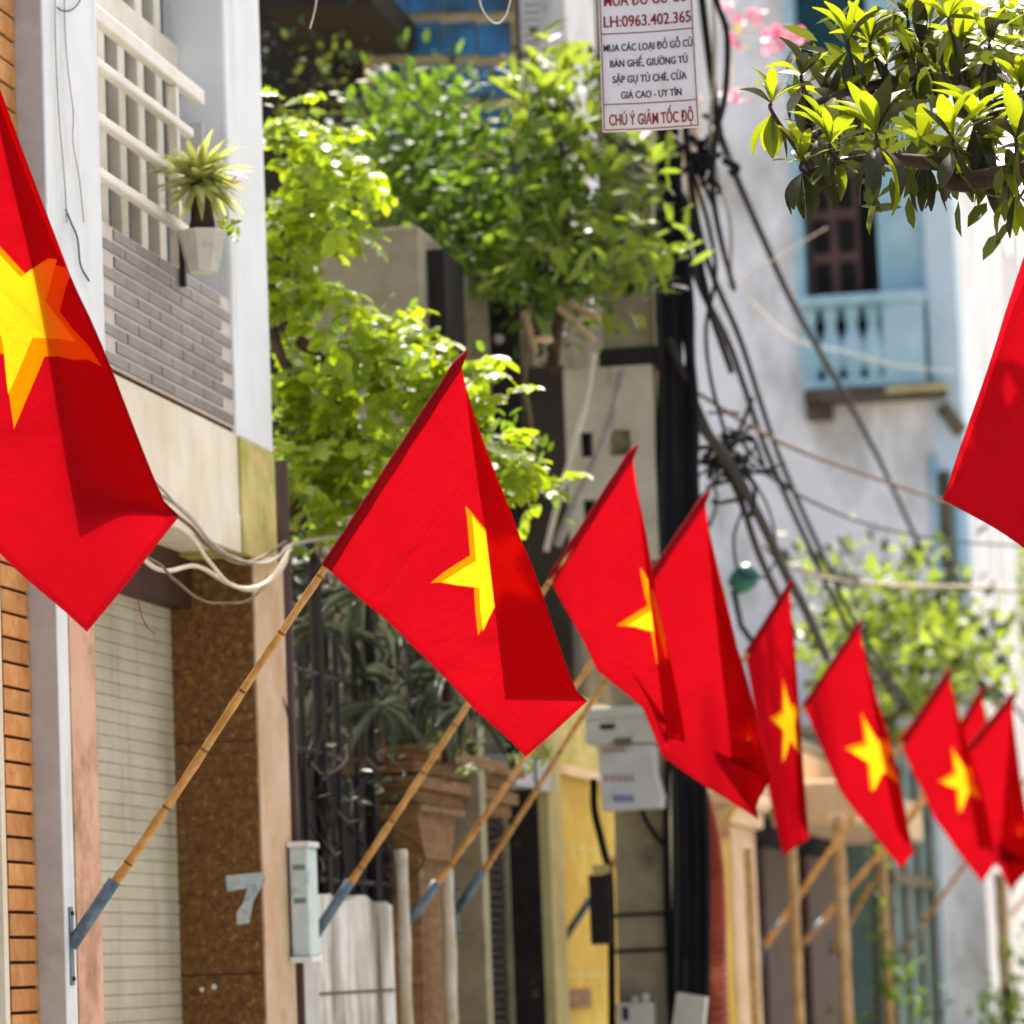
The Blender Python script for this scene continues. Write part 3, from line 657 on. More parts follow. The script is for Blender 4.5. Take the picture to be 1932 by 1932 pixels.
for y in (1722, 1790): facade('steel_strap', M['iron'], up_, 1148, y, 1262, y+7, YP-.012, .3)
# meter boxes
mb1 = thing('meter_box', PY(1178, 1400, YP-.2), 'grey plastic meter housing with a black slot fixed high on the concrete pole', 'meter box')
ya_ = YP-.26
facade('lid', M['meter'], mb1, 1102, 1332, 1253, 1352, ya_-.02, .27, bevel=.012)
facade('body', M['meter'], mb1, 1104, 1350, 1251, 1402, ya_, .25, bevel=.015)
facade('slot', M['dooropen'], mb1, 1132, 1366, 1160, 1376, ya_-.004, .02)
facade('latch', M['concrete_dark'], mb1, 1158, 1392, 1192, 1406, ya_-.006, .03)
mb2 = thing('meter_cabinet', PY(1185, 1530, YP-.2), 'off white meter cabinet with faint red and blue print under the grey housing', 'meter box')
pv = [PY(x, y, ya_+.03) for x, y in ((1127,1404),(1232,1404),(1234,1458),(1248,1500),(1246,1524),(1136,1530))]
MB().poly(pv, (0, .2, 0)).build('body', M['meter2'], mb2, bevel=.006)
for k_ in range(5): facade('red_print', M['printred'], mb2, 1140+k_*12, 1462, 1148+k_*12, 1474, ya_+.026, .003)
for k_ in range(4): facade('blue_print', M['printblue'], mb2, 1157+k_*10, 1500, 1165+k_*10, 1513, ya_+.026, .003)
facade('red_print', M['printred'], mb2, 1134, 1410, 1180, 1420, ya_+.026, .003)
jb = thing('junction_box', PY(1130, 1780, YP-.1), 'dark green junction box with a cable gland beside the yellow wall', 'box')
facade('body', M['iron'], jb, 1112, 1650, 1152, 1782, YP-.14, .12, bevel=.008)
facade('gland', M['paleyellow'], jb, 1118, 1632, 1148, 1648, YP-.13, .05)
lb = thing('meter_box', PY(1190, 1960, YP-.1), 'pale grey box low on the concrete pole with a dark mark', 'meter box')
facade('body', M['meter'], lb, 1164, 1892, 1232, 1990, YP-.16, .14, bevel=.008)
facade('mark', M['signnavy'], lb, 1174, 1900, 1186, 1925, YP-.163, .004)
l2 = thing('meter_box', PY(1295, 1960, YP-.1), 'tilted pale cover among black cables low beside the concrete pole', 'meter box')
pv = [PY(x, y, YP-.16) for x, y in ((1276,1872),(1332,1882),(1322,1990),(1250,1990),(1268,1930))]
MB().poly(pv, (0,.12,0)).build('cover', M['meter'], l2, bevel=.006)
for i, (a, b_) in enumerate((((1200,1880),(1190,1940)),((1218,1875),(1212,1935)))):
    MB().tube([PY(*a, YP-.1), PY(*b_, YP-.12)], .02, 6).build('cable_stub', M['palecable'], lb)
# red corrugated conduit
pts = catmull([PY(1300,1470,YP+.6), PY(1322,1520,YP+.6), PY(1340,1600,YP+.6), PY(1348,1700,YP+.6), PY(1350,1850,YP+.6), PY(1352,2100,YP+.6)], 26)
rr = [.062+(.009 if i % 2 else -.007) for i in range(len(pts))]
tag(MB().tube(pts, rr, 14).build('corrugated_conduit', M['conduit'], None), 'red corrugated conduit bending down beside the black cables', 'conduit')

# ------------------------------------------------------------------ houses further along
hE = thing('tan_column_house', (XF-2, 31, 0), 'low house front with tan plaster column, dark openings and brown doors', 'house')
e0 = PX(1372,1700).y
box('back_wall', M['dooropen'], hE, XF-4, XF-.5, 27.2, PX(1690,1700).y, 0, 3.45)
ca, cb_ = PX(1388,1750).y, PX(1432,1750).y; zc2 = PX(1405,1560).z
box('column', M['pilaster'], hE, XF-.3, XF, ca, cb_, 0, zc2, .02)
box('column_side', M['yellow'], hE, XF-.35, XF-.02, e0, ca-.005, 0, zc2-.1)
box('capital', M['awning'], hE, XF-.35, XF+.05, ca-.3, cb_+.15, zc2, zc2+.12, .02)
box('capital', M['awning'], hE, XF-.4, XF+.09, ca-.4, cb_+.25, zc2+.125, zc2+.22, .02)
box('beam', M['pilaster'], hE, XF-.4, XF-.1, e0, PX(1690,1700).y, zc2+.23, 3.5)
for a, b_ in ((1516,1568),(1592,1652)):
    box('door', M['browndoor'], hE, XF-.4, XF-.3, PX(a,1750).y, PX(b_,1750).y, 0, zc2-.05)
box('awning', M['awning'], hE, XF-.2, XF+.5, PX(1500,1540).y, PX(1640,1540).y, PX(1570,1575).z, PX(1570,1500).z, .03)
def bamboo_post(px, ytop, X, r, label, m='bamboo_old', lean=0):
    p = PX(px, 1800, X); zt_ = PX(px, ytop, X).z
    n = 18; pts = []; rad = []
    for i in range(n+1):
        z = zt_*i/n; pts.append((X+lean*z, p.y+.01*math.sin(i*1.3), z)); rad.append(r*(1.12 if i % 3 == 0 else 1))
    o = MB().tube(pts, rad, 8).build('bamboo_post', M[m], None, smooth=True)
    return tag(o, label, 'post', 'bamboo posts along the pavement')
bamboo_post(1503, 1560, XF+.5, .036, 'thin bamboo post in front of the dark opening by the tan column')
bamboo_post(1592, 1540, XF+.5, .05, 'pale bamboo post between the two brown doors')
bamboo_post(1672, 1570, XF+.6, .045, 'bamboo post with a leafy vine beside the grey green wall')
bamboo_post(1895, 1650, XF+.8, .07, 'bamboo post before the dark doorway past the pale blue pillar')
bamboo_post(1420, 1600, XF+.35, .03, 'slim bamboo post standing against the tan plaster column')
bamboo_post(764, 1605, XF+.07, .026, 'bamboo post with white painted foot beside the timber post', m='bamboo_pale')
bamboo_post(848, 1640, XF+.09, .03, 'bamboo post lashed to a flag pole beside the brown shutter', m='bamboo_pale')
hF = thing('grey_green_house', (XF-2, 42, 0), 'grey green house front with barred window and pale blue pillar', 'house')
f0, f1 = PX(1690,1700).y, PX(1778,1700).y; f2 = PX(1850,1700).y
box('wall', M['teapaint'], hF, XF-4, XF-.15, f0+.01, f1, 0, 4.0)
box('pillar', M['paleblue'], hF, XF-4, XF+.0, f1+.01, f1+(f2-f1)*.55, 0, 4.0, .02)
box('pillar', M['white'], hF, XF-4, XF-.05, f1+(f2-f1)*.55+.01, f2-.5, 0, 4.0, .02)
for i in range(4):
    ya = f0+.5+(f1-f0-.8)*i/3
    box('window_bar', M['concrete_dark'], hF, XF-.12, XF-.07, ya, ya+.16, .8, 3.8)
box('window_bar', M['concrete_dark'], hF, XF-.07, XF-.03, f0+.3, f1-.1, 2.5, 2.62)
box('dark_doorway', M['dooropen'], hF, XF-4, XF-.25, f2-.49, 66, 0, 4.0)
box('roof_slab', M['concrete'], hF, XF-4, XF+.05, f0, 66, 4.02, 4.12)
box('roof_slab', M['concrete'], hE, XF-4, XF-.1, 27.2, f0-.02, 3.52, 3.6)
# white weathered building with the blue loggia
YW = 48.0
hW = thing('white_building', (-6, YW+4, 0), 'tall weathered white building with light blue balustrade loggia and brown shutter', 'building')
Z = lambda y, x=1600: PY(x, y, YW).z
X_ = lambda x, y=500: PY(x, y, YW).x
zT = Z(-620)
xl, xr = X_(1512), X_(1800)
xo0, xo1 = X_(1512), X_(1735)                       # loggia opening
box('wall', M['whitewall'], hW, -16, xl, YW, YW+10, 0, zT)
box('wall', M['whitewall'], hW, xl, xr, YW, YW+10, 0, Z(745))
zo0, zo1 = Z(745), Z(140)
box('wall', M['whitewall'], hW, xl, xr, YW+.9, YW+10, zo0, zT)
box('lintel_beam', M['whitewall'], hW, xl, xr, YW, YW+.9, Z(175), Z(128))
box('pier', M['paleblue'], hW, X_(1745), xr+.02, YW-.03, YW+.9, zo0-2.2, zT, .03)
box('pier_side', M['skyblue'], hW, X_(1655), X_(1745)-.005, YW+.25, YW+.9, zo0, zT)
box('edge_strip', M['skyblue'], hW, X_(1500), xl+.03, YW-.02, YW+.5, zo0+1, zT)
# loggia shutters and window
box('opening', M['dooropen'], hW, X_(1520), X_(1655), YW+.5, YW+.89, zo0, Z(180))
wx0, wx1, wz0, wz1 = X_(1524), X_(1618), Z(556), Z(230)
sfr = box('shutter_frame', M['shuttwood'], hW, wx0, wx1, YW+.38, YW+.45, wz0, wz1)
for i in range(2):
    for j in range(4):
        ww_ = (wx1-wx0)/2; hh = (wz1-wz0)/4
        box('shutter_pane', M['dooropen'], sfr, wx0+i*ww_+.05, wx0+(i+1)*ww_-.05, YW+.362, YW+.385, wz0+j*hh+.06, wz0+(j+1)*hh-.06)
box('upper_opening', M['teal'], hW, X_(1500), X_(1660), YW+.55, YW+.89, Z(128), zT)
# balustrade
zb0, zb1 = Z(738), Z(562)
box('balustrade_rail', M['skyblue'], hW, X_(1506), X_(1745), YW-.32, YW+.02, zb1-.13, zb1, .03)
box('balustrade_rail', M['skyblue'], hW, X_(1510), X_(1740), YW-.28, YW-.0, zb0, zb0+.1, .02)
box('end_block', M['skyblue'], hW, X_(1662), X_(1738), YW-.27, YW-.01, zb0+.1, zb1-.13, .02)
H = zb1-zb0-.24
prof = [(.07,0),(.07,.05),(.045,.08),(.085,.2),(.10,.32),(.085,.5),(.05,.68),(.04,.8),(.065,.86),(.05,.9),(.07,.95),(.07,1)]
for i in range(4):
    cx = X_(1524+i*40)
    MB().lathe((cx, YW-.14, zb0+.1), [(r*1.6, z*H) for r, z in prof], 12).build('baluster', M['skyblue'], hW, smooth=True)
box('balcony_slab', M['brownstain'], hW, X_(1510), X_(1775), YW-.36, YW+.02, zb0-.16, zb0-.002, .02)
box('slab_edge', M['paleyellow'], hW, X_(1665), X_(1785), YW-.38, YW-.3, zb0-.1, zb0-.03)
box('corbel', M['brownstain'], hW, X_(1512), X_(1560), YW-.3, YW, zb0-.34, zb0-.165)
for i, (x, w_, mm) in enumerate(((1742,12,'skyblue'),(1762,14,'concrete_dark'),(1786,12,'skyblue'))):
    MB().tube([(X_(x), YW-.06, 4.8), (X_(x), YW-.06, Z(870)-.2*i)], .05+.02*(i == 1), 8).build('drain_pipe', M[mm], hW, smooth=True)
MB().tube([(X_(1765), YW-.08, Z(780)), (X_(1800), YW-.08, Z(830))], .09, 8).build('drain_pipe', M['concrete_dark'], hW, smooth=True)
# next building, rough wall facing the street
hG = thing('rough_building', (-6, 70, 0), 'far building with rough grey white street wall past the white building', 'building')
box('wall', M['roughwall'], hG, -16, XF-.35, YW+10.02, 110, 0, 16)
for j in range(5):
    for i in range(9):
        ya = YW+12+i*5.2
        box('window', M['darkglass'], hG, XF-.36, XF-.33, ya, ya+1.5, 5.2+j*2.6-.8, 5.2+j*2.6+.6)
box('front_pier', M['whitewall'], hG, XF-.6, XF+.0, YW+10.1, YW+16, 0, 9)

# ------------------------------------------------------------------ flags
def cloth(name, parent, Y, T, H, B, Rr, F, m=.5, dF=-.03, dB=.02, dR=0, dH=0, Q=None, K=None, Fm=None, n=9, rip=.006, phase=0, tb=1.0, B2=None, fm='flag', plain=True):
    """T tip, H lower hoist, B lower fold end, Rr fold end, F folded-over fly corner (photo px); d* = depth offsets in metres;
    tb = share of the fly that shows before the fold, the rest is folded back behind"""
    mid = lambda a, b: ((a[0]+b[0])/2, (a[1]+b[1])/2)
    Q = Q or mid(H, B); K = K or mid(T, Rr); Fm = Fm or mid(T, F)
    C = {'T': (0,0,*T,0), 'H': (1,0,*H,dH), 'Q': (1,.5*tb,*Q,dB*.4+dH*.5), 'B': (1,tb,*B,dB), 'R': (m,tb,*Rr,dR), 'K': (m*.5,.5*tb,*K,dR*.5), 'F': (0,1,*F,dF), 'G': (0,.5,*Fm,dF*.55)}
    if tb < 1:
        B2 = B2 or (B[0]+(H[0]-B[0])*.3, B[1]+(H[1]-B[1])*.3-30)
        C['b'] = (1,1,*B2,max(.03, dF))
    pos = {}
    for k_, (s, t, x, y, d) in C.items(): pos[k_] = np.array([s, t, *PY(x, y, Y+d)])
    tris = ['THQ','TQK','KQB','KBR','TKG','KRF','KFG'] + (['RBb','RbF'] if tb < 1 else [])
    verts = {}; V = []; Fc = []
    def vid(p):
        key = (round(p[0], 5), round(p[1], 5))
        if key not in verts: verts[key] = len(V); V.append(p)
        return verts[key]
    MI = []
    for tr_ in tris:
        a, b, c_ = (pos[q] for q in tr_); f0_ = len(Fc)
        idx = {}
        for i in range(n+1):
            for j in range(n+1-i):
                idx[i, j] = vid(a + (b-a)*i/n + (c_-a)*j/n)
        for i in range(n):
            for j in range(n-i):
                Fc.append((idx[i,j], idx[i+1,j], idx[i,j+1]))
                if i+j < n-1: Fc.append((idx[i+1,j], idx[i+1,j+1], idx[i,j+1]))
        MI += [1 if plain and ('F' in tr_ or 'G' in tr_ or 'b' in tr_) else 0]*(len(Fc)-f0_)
    V = np.array(V); uv = V[:, :2].copy(); P = V[:, 2:].copy()
    Fc = np.array(Fc)
    E = {}
    for f in Fc:
        for a, b in ((f[0],f[1]),(f[1],f[2]),(f[2],f[0])):
            E[(min(a,b), max(a,b))] = E.get((min(a,b), max(a,b)), 0)+1
    bd = np.zeros(len(P), bool)
    e = np.array(list(E.keys())); cnt = np.array(list(E.values()))
    bd[e[cnt == 1].ravel()] = True
    deg = np.zeros(len(P)); np.add.at(deg, e.ravel(), 1)
    for it in range(4):
        acc = np.zeros_like(P); np.add.at(acc, e[:,0], P[e[:,1]]); np.add.at(acc, e[:,1], P[e[:,0]])
        P2 = .5*P + .5*acc/deg[:, None]; P2[bd] = P[bd]; P = P2
    s, t = uv[:, 0], uv[:, 1]
    ang = np.arctan2(s, t+1e-6)
    hgt = np.hypot(s, t)
    w = np.minimum(1, t*3)
    P[:, 1] += w*(1.6*rip*np.sin(ang*9+phase+hgt*1.5)*hgt + rip*.7*np.sin(s*8+t*6+phase*2) + rip*.5*np.sin(s*15-t*11+phase))
    P[:, 0] += w*.0045*np.sin(s*7+t*4+phase*3); P[:, 2] += w*.006*(np.sin(t*9+s*3+phase*1.7)+.5*np.sin(t*21+phase))
    me = bpy.data.meshes.new(name); me.from_pydata(P.tolist(), [], Fc.tolist()); me.update()
    ul = me.uv_layers.new(name='UVMap')
    li = np.zeros(len(me.loops), np.int32); me.loops.foreach_get('vertex_index', li)
    U = np.stack([uv[li, 1]*1.5, 1-uv[li, 0]], 1)
    ul.data.foreach_set('uv', U.ravel().astype(np.float32))
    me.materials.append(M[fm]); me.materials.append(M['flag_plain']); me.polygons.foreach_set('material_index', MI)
    return link(name, me, None, parent, smooth=True)
def flag(label, base, T, H, B, Rr, F, X=XF, Y=None, socket=True, poler=.0128, group='national flags along the house fronts', tubefrac=.112, **kw):
    bp_ = PX(*base, X) if Y is None else PY(*base, Y)
    Y = bp_.y
    tp = PY(*T, Y); hp = PY(*H, Y)
    fl = thing('flag', bp_, label, 'flag', group)
    d = (tp-bp_); L = d.length; d.normalize()
    n = 40; pts = []; rad = []
    start = bp_ + d*.05
    for i in range(n+1):
        f = i/n
        q = start.lerp(tp + d*.01, f); q += Vector((0, math.sin(f*5)*.006, math.sin(f*math.pi)*-.012))
        q += Vector((0, .008*math.sin(f*11+base[0]*.1), .007*math.sin(f*9+base[0]*.07)))*math.sin(f*math.pi)
        pts.append(q); rad.append(poler*(1.15-.45*f)*(1.14 if i % 4 == 0 else 1))
    po = MB().tube(pts, rad, 10).build('pole', M['bamboo'], fl, smooth=True)
    for i in range(5, n, 4):
        if (pts[i]-tp).length < (hp-tp).length: break
        MB().tube([pts[i]-d*.004, pts[i], pts[i]+d*.004], [rad[i]*1.02, rad[i]*1.12, rad[i]*1.02], 10, False).build('node', M['bamboo_node'], po, smooth=True)
    hf = (hp-start).length/(tp-start).length
    sp = []; sr = []
    for i in range(15):
        f = hf+(1.012-hf)*i/14
        q = start.lerp(tp + d*.01, f); q += Vector((0, math.sin(f*5)*.006, math.sin(f*math.pi)*-.012))
        sp.append(q); sr.append(poler*(1.25 if i not in (0, 14) else (1.3 if i == 0 else .5)) + .0012*math.sin(i*2.1))
    sleeve = MB().tube(sp, sr, 12).build('sleeve', M['sleeve'], fl, smooth=True)
    if socket:
        MB().tube([bp_ + d*.0, bp_ + d*L*tubefrac], .0205, 14).build('socket', M['galv'], fl, smooth=True)
        MB().box(bp_.x-.012, bp_.x+.004, Y-.02, Y+.02, bp_.z-.12, bp_.z+.12).build('bracket', M['galv'], fl.children[-1])
        for dz in (-.1, .1): MB().tube([(bp_.x, Y, bp_.z+dz), (bp_.x+.011, Y, bp_.z+dz)], .007, 6).build('bolt', M['iron'], fl.children[-1])
    cloth('cloth', fl, Y, T, H, B, Rr, F, **kw)
    return fl
# nearest flag, its pole outside the frame
fA = flag('large flag with doubled star and folded edge hanging before the white pillar', (-1180, 1640), (-75,-54), (-490,560), (165,1196), (338,972), (158,930), Y=9.3, dF=.05, dB=-.03, m=.5, Q=(-150,890), socket=False, poler=.015, rip=.006, phase=.6, Fm=(55,430), fm='flag_big', plain=True)
bpf = fA.location
MB().box(bpf.x-.5, bpf.x+.02, bpf.y-.05, bpf.y+.05, bpf.z-.1, bpf.z+.1).build('bracket', M['galv'], fA)
flag('flag with dark folded over corner covering half its star beside house seven', (134,1785), (870,680), (610,1065), (990,1432), (1111,1322), (950,1316), dF=-.022, dR=-.0, dB=.01, Q=(800,1238), Fm=(918,1000), rip=.004, phase=1.1)
flag('flag with narrow dark fold, pole socketed over the white courtyard wall', (594,1765), (1193,855), (1036,1092), (1258,1372), (1302,1425), (1262,1415), dF=-.022, Q=(1125,1262), Fm=(1222,1120), K=(1246,1130), m=.9, tb=.85, phase=2.1, rip=.005)
flag('long flag hanging behind the narrow folded one, star mostly hidden', (768,1745), (1330,940), (1150,1185), (1430,1550), (1467,1482), (1380,1430), X=XF+.07, dF=.03, Q=(1252,1425), K=(1394,1205), m=.75, tb=.54, phase=3.3, rip=.012, tubefrac=.1)
flag('flag mostly hidden between its neighbours, pole socketed by the brown shutter', (862,1720), (1300,1035), (1180,1225), (1310,1395), (1390,1400), (1360,1340), X=XF+.02, dF=.03, tb=.4, phase=.3)
flag('flag with yellow star and dark lower fold, pole on the yellow house', (1066,1770), (1490,1105), (1405,1228), (1479,1616), (1527,1580), (1506,1500), dF=.03, dR=-.05, dB=-.02, Q=(1440,1440), K=(1512,1330), m=.5, phase=4.4)
flag('flag with full yellow star, its pole rising behind the concrete pole', (1205,1785), (1620,1180), (1515,1330), (1700,1642), (1726,1608), (1692,1560), dF=.03, dR=.02, Q=(1585,1490), K=(1684,1400), m=.5, phase=5.0)
flag('flag with pole on the tan column, star half turned away', (1437,1795), (1790,1270), (1695,1395), (1852,1668), (1884,1620), (1846,1590), dF=.04, Q=(1765,1545), K=(1842,1440), m=.5, phase=.9, X=XF+.05, poler=.02)
flag('flag with reddish tip showing behind its neighbour, pole by the brown doors', (1566,1800), (1852,1303), (1775,1415), (1880,1640), (1915,1600), (1880,1560), dF=.04, tb=.3, phase=1.9, X=XF+.1, poler=.02)
flag('flag beyond the brown doors with folds hiding most of its star', (1507,1790), (1912,1312), (1815,1425), (1912,1690), (1960,1640), (1885,1630), dF=.04, Q=(1862,1585), K=(1934,1480), m=.8, tb=.62, phase=2.9, X=XF+.1, poler=.02, rip=.012)
flag('flag on the grey green house with its pole crossing the window bars', (1699,1801), (2041,1320), (1965,1432), (2060,1650), (2110,1610), (2070,1580), dF=.05, phase=3.9, X=XF+.1, poler=.02)
flag('flag on the pale blue pillar, pole slanting towards the street', (1855,1800), (2130,1420), (2065,1510), (2150,1690), (2190,1660), (2150,1640), dF=.05, phase=.2, X=XF+.1, poler=.025)
# loose thread of the nearest flag
wire('thread', [PY(x, y, 9.3) for x, y in ((246,1088),(258,1115),(264,1150),(276,1180),(292,1196))], .0012, M['sleeve'], None, parent=fA)

# ------------------------------------------------------------------ whorled tree on the right with a flag fixed to its trunk
TX, TY = 1.05, 10.3
wt = thing('whorled_tree', (TX, TY, 0), 'street tree with whorls of glossy leaves, branch reaching over the street', 'tree')
branch('trunk', [(TX,TY,0),(TX+.03,TY,1.2),(TX-.02,TY,2.6),(TX-.08,TY+.05,3.8),(TX-.1,TY+.1,5.2)], .15, .08, M['barkgrey'], wt, 12)
WY = 11.0
whorls = [(1455,195,.9,10.7),(1512,142,.9,10.9),(1600,74,1,11.2),(1642,80,1,11.3),(1713,37,1,11.4),(1790,34,1.05,11),(1512,306,.95,10.6),(1566,272,1.1,10.6),(1654,255,1.3,10.5),(1798,263,1.15,10.6),(1838,227,1.1,10.7),(1917,262,1.1,10.6),(1866,84,1,11.2),(1926,170,1.1,11),(1812,92,1.1,11.2),(1739,92,1.1,11.3),(1568,196,1,11.2),(1672,120,1,11.4),(1915,345,.9,10.7),(1745,285,1,10.9),(1620,150,1,11.3),(1870,290,1,10.8),(1545,240,.8,10.9)]
lf = bpy.data.meshes.new('leaf')
v = []; f = []
sg = 6
for i in range(sg+1):
    t = i/sg; w = .27*math.sin(math.pi*min(1, (t*.93+.03)**1.25))*.5+.004; z = .05*math.sin(t*3)-.10*t*t
    v += [(t, -w, z+w*.35), (t, 0, z), (t, w, z+w*.35)]
for i in range(sg):
    a = i*3; f += [(a,a+1,a+4,a+3),(a+1,a+2,a+5,a+4)]
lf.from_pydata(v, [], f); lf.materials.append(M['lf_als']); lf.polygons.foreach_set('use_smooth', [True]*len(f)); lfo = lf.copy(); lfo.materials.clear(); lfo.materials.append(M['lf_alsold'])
limb = Vector((TX-.09, TY+.06, 4.0)); total = 0
JB, JD, JN = [], [], []
lead = [limb, PY(1900, 330, 10.6), PY(1780, 310, 10.7), PY(1640, 300, 10.6), PY(1530, 322, 10.6)]
br = branch('branch', lead, .035, .008, M['bark'], wt)
lead2 = [limb+Vector((0,0,.5)), PY(1930, 190, 11), PY(1800, 150, 11.2), PY(1650, 160, 11.3), PY(1520, 200, 11)]
branch('branch', lead2, .035, .008, M['bark'], wt)
pool = catmull(lead, 6)+catmull(lead2, 6)
for (x, y, sc, Y) in whorls:
    c = PY(x, y, Y)
    near = min(pool, key=lambda q: (q-(c+Vector((.05,0,-.06)))).length)
    branch('twig', [near, (near+c)/2+Vector((.01,0,-.03)), c-Vector((0,0,.02)), c], .007, .005, M['bark'], wt, 5)
    nu = 8; nd = 5
    for k_ in range(nu+nd):
        upl = k_ < nu
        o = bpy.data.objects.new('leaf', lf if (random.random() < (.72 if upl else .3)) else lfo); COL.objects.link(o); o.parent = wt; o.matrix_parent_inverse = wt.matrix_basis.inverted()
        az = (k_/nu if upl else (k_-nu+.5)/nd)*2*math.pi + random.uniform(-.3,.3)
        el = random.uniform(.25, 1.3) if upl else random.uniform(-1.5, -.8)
        o.location = c + Vector((0,0,.0 if upl else -.03))
        o.rotation_euler = (random.uniform(-.35,.35), -el, az)
        l = sc*random.uniform(.105,.14)*(1 if upl else 1.05); o.scale = (l, l*random.uniform(.8,1.3), l*random.uniform(.3,2.2))
        total += 1
rest = [(1700,90,90,45,11.6,.5),(1840,95,80,45,11.5,.5),(1600,170,60,50,11.5,.4),(1760,285,150,20,10.9,.3),(1900,60,40,50,11.5,.4),(1640,290,60,20,10.8,.25),(1900,310,30,40,10.9,.3)]
foliage('leaf_mass', M['lf_alsj'], wt, rest, 4.4, .095, .33, clump=7, csize=.06, up=-.3, kind='stuff')
# flag fixed to the trunk
YR = 10.0
fR = flag('plain red part of a flag fixed to the whorled tree, star out of sight', (2960,1100), (2240,-120), (2640,440), (1985,1068), (1782,942), (1790,926), Y=YR, dF=.0, Q=(2330,800), K=(1925,495), Fm=(1932,478), m=.03, socket=False, poler=.014, phase=2.2, rip=.005, group='national flags along the house fronts')
MB().box(fR.location.x-.03, TX, fR.location.y-.04, TY, fR.location.z-.08, fR.location.z+.08).build('bracket', M['galv'], fR)

# ------------------------------------------------------------------ sign hung from an overhead cable
YS = 12.3
def SP(x, y): return PY(x, y, YS)
sg_ = thing('hanging_sign', SP(1235, 245), 'small white metal sign with red and navy lettering hung from an overhead cable', 'sign')
tl, tr_, brr, bll = SP(1126,-70), SP(1304,-84), SP(1322,240), SP(1137,250)
def sgpt(a, b, off=0):
    p = bll.lerp(brr, a).lerp(tl.lerp(tr_, a), b)
    return p + Vector((0, -off + .012*math.cos((a-.5)*3.1), 0))
nx, ny = 10, 8; mbs = MB()
for j in range(ny+1):
    for i in range(nx+1): mbs.v.append(tuple(sgpt(i/nx, j/ny)))
for j in range(ny):
    for i in range(nx):
        a = j*(nx+1)+i; mbs.f.append((a, a+1, a+nx+2, a+nx+1))
so_ = mbs.build('sheet', M['sign'], sg_, smooth=True); sm = so_.modifiers.new('thick','SOLIDIFY'); sm.thickness = .002; sm.offset = 1
def strip(a0, b0, a1, b1, w, m, name='border'):
    q = MB(); n = 8; hgt = (tl-bll).length; wid = (brr-bll).length
    for i in range(n):
        f0, f1 = i/n, (i+1)/n
        if abs(a1-a0) > abs(b1-b0):
            c = [sgpt(a0+(a1-a0)*f0, b0-w/hgt, .0035), sgpt(a0+(a1-a0)*f1, b0-w/hgt, .0035), sgpt(a0+(a1-a0)*f1, b0+w/hgt, .0035), sgpt(a0+(a1-a0)*f0, b0+w/hgt, .0035)]
        else:
            c = [sgpt(a0-w/wid, b0+(b1-b0)*f0, .0035), sgpt(a0+w/wid, b0+(b1-b0)*f0, .0035), sgpt(a0+w/wid, b0+(b1-b0)*f1, .0035), sgpt(a0-w/wid, b0+(b1-b0)*f1, .0035)]
        n0 = len(q.v); q.v += [tuple(p) for p in c]; q.f.append((n0, n0+1, n0+2, n0+3))
    q.build(name, m, sg_)
bof = lambda y: (245-y)/322.0
for b_ in (.012, bof(193), bof(59.5), .985): strip(.02, b_, .975, b_, .0016, M['signred'])
strip(.02, .012, .02, .985, .0014, M['signred']); strip(.975, .012, .975, .985, .0014, M['signred'])
def letters(txt, a0, a1, yb_, yt, m, bold=.0, heavy=True, lift=.004):
    if heavy: letters(txt, a0+.004, a1+.004, yb_, yt, m, bold, False, .0047)
    cu = bpy.data.curves.new('lettering', 'FONT'); cu.body = txt; cu.size = 1; cu.offset = bold; cu.resolution_u = 3
    o = bpy.data.objects.new('lettering', cu); COL.objects.link(o)
    dg = bpy.context.evaluated_depsgraph_get(); me = bpy.data.meshes.new_from_object(o.evaluated_get(dg))
    COL.objects.unlink(o); bpy.data.objects.remove(o)
    co = np.zeros(len(me.vertices)*3); me.vertices.foreach_get('co', co); co = co.reshape(-1, 3)
    x0, x1 = co[:,0].min(), co[:,0].max(); cap = .73
    b0, b1 = bof(yb_), bof(yt)
    out = []
    for x, y, z in co:
        a = a0+(a1-a0)*(x-x0)/(x1-x0); b = b0+(b1-b0)*y/cap
        out.append(tuple(sgpt(a, b, lift)))
    me.vertices.foreach_set('co', np.array(out).ravel()); me.materials.clear(); me.update()
    link('lettering', me, m, sg_)
letters('MUA ĐỒ GỖ CŨ', .06, .93, 7, -16, M['signred'], .005)
letters('LH:0963.402.365', .05, .96, 47, 25, M['signred'], .006)
letters('MUA CÁC LOẠI ĐỒ GỖ CŨ', .04, .96, 93, 79, M['signnavy'], .005)
letters('BÀN GHẾ, GIƯỜNG TỦ', .10, .90, 123, 109, M['signnavy'], .005)
letters('SẬP GỤ TỦ CHÈ, CỬA', .12, .88, 153, 139, M['signnavy'], .005)
letters('GIÁ CAO - UY TÍN', .20, .82, 183, 169, M['signnavy'], .005)
letters('CHÚ Ý GIẢM TỐC ĐỘ', .07, .93, 233, 211, M['signred'], .008)
for a in (.1, .9): MB().tube([sgpt(a, 1), sgpt(a, 1)+Vector((0,0,.35))], .0015, 5).build('hanger', M['greycable'], sg_)
zc_ = sgpt(.5, 1).z+.35
wire('overhead_cable', [(-9, YS+.01, zc_+.25), (-4, YS, zc_+.03), (sgpt(.5,1).x, YS, zc_-.0), (1.2, YS, zc_+.1), (6, YS, zc_+.5)], .008, M['blackcable'], 'overhead black cable that carries the hanging white sign')

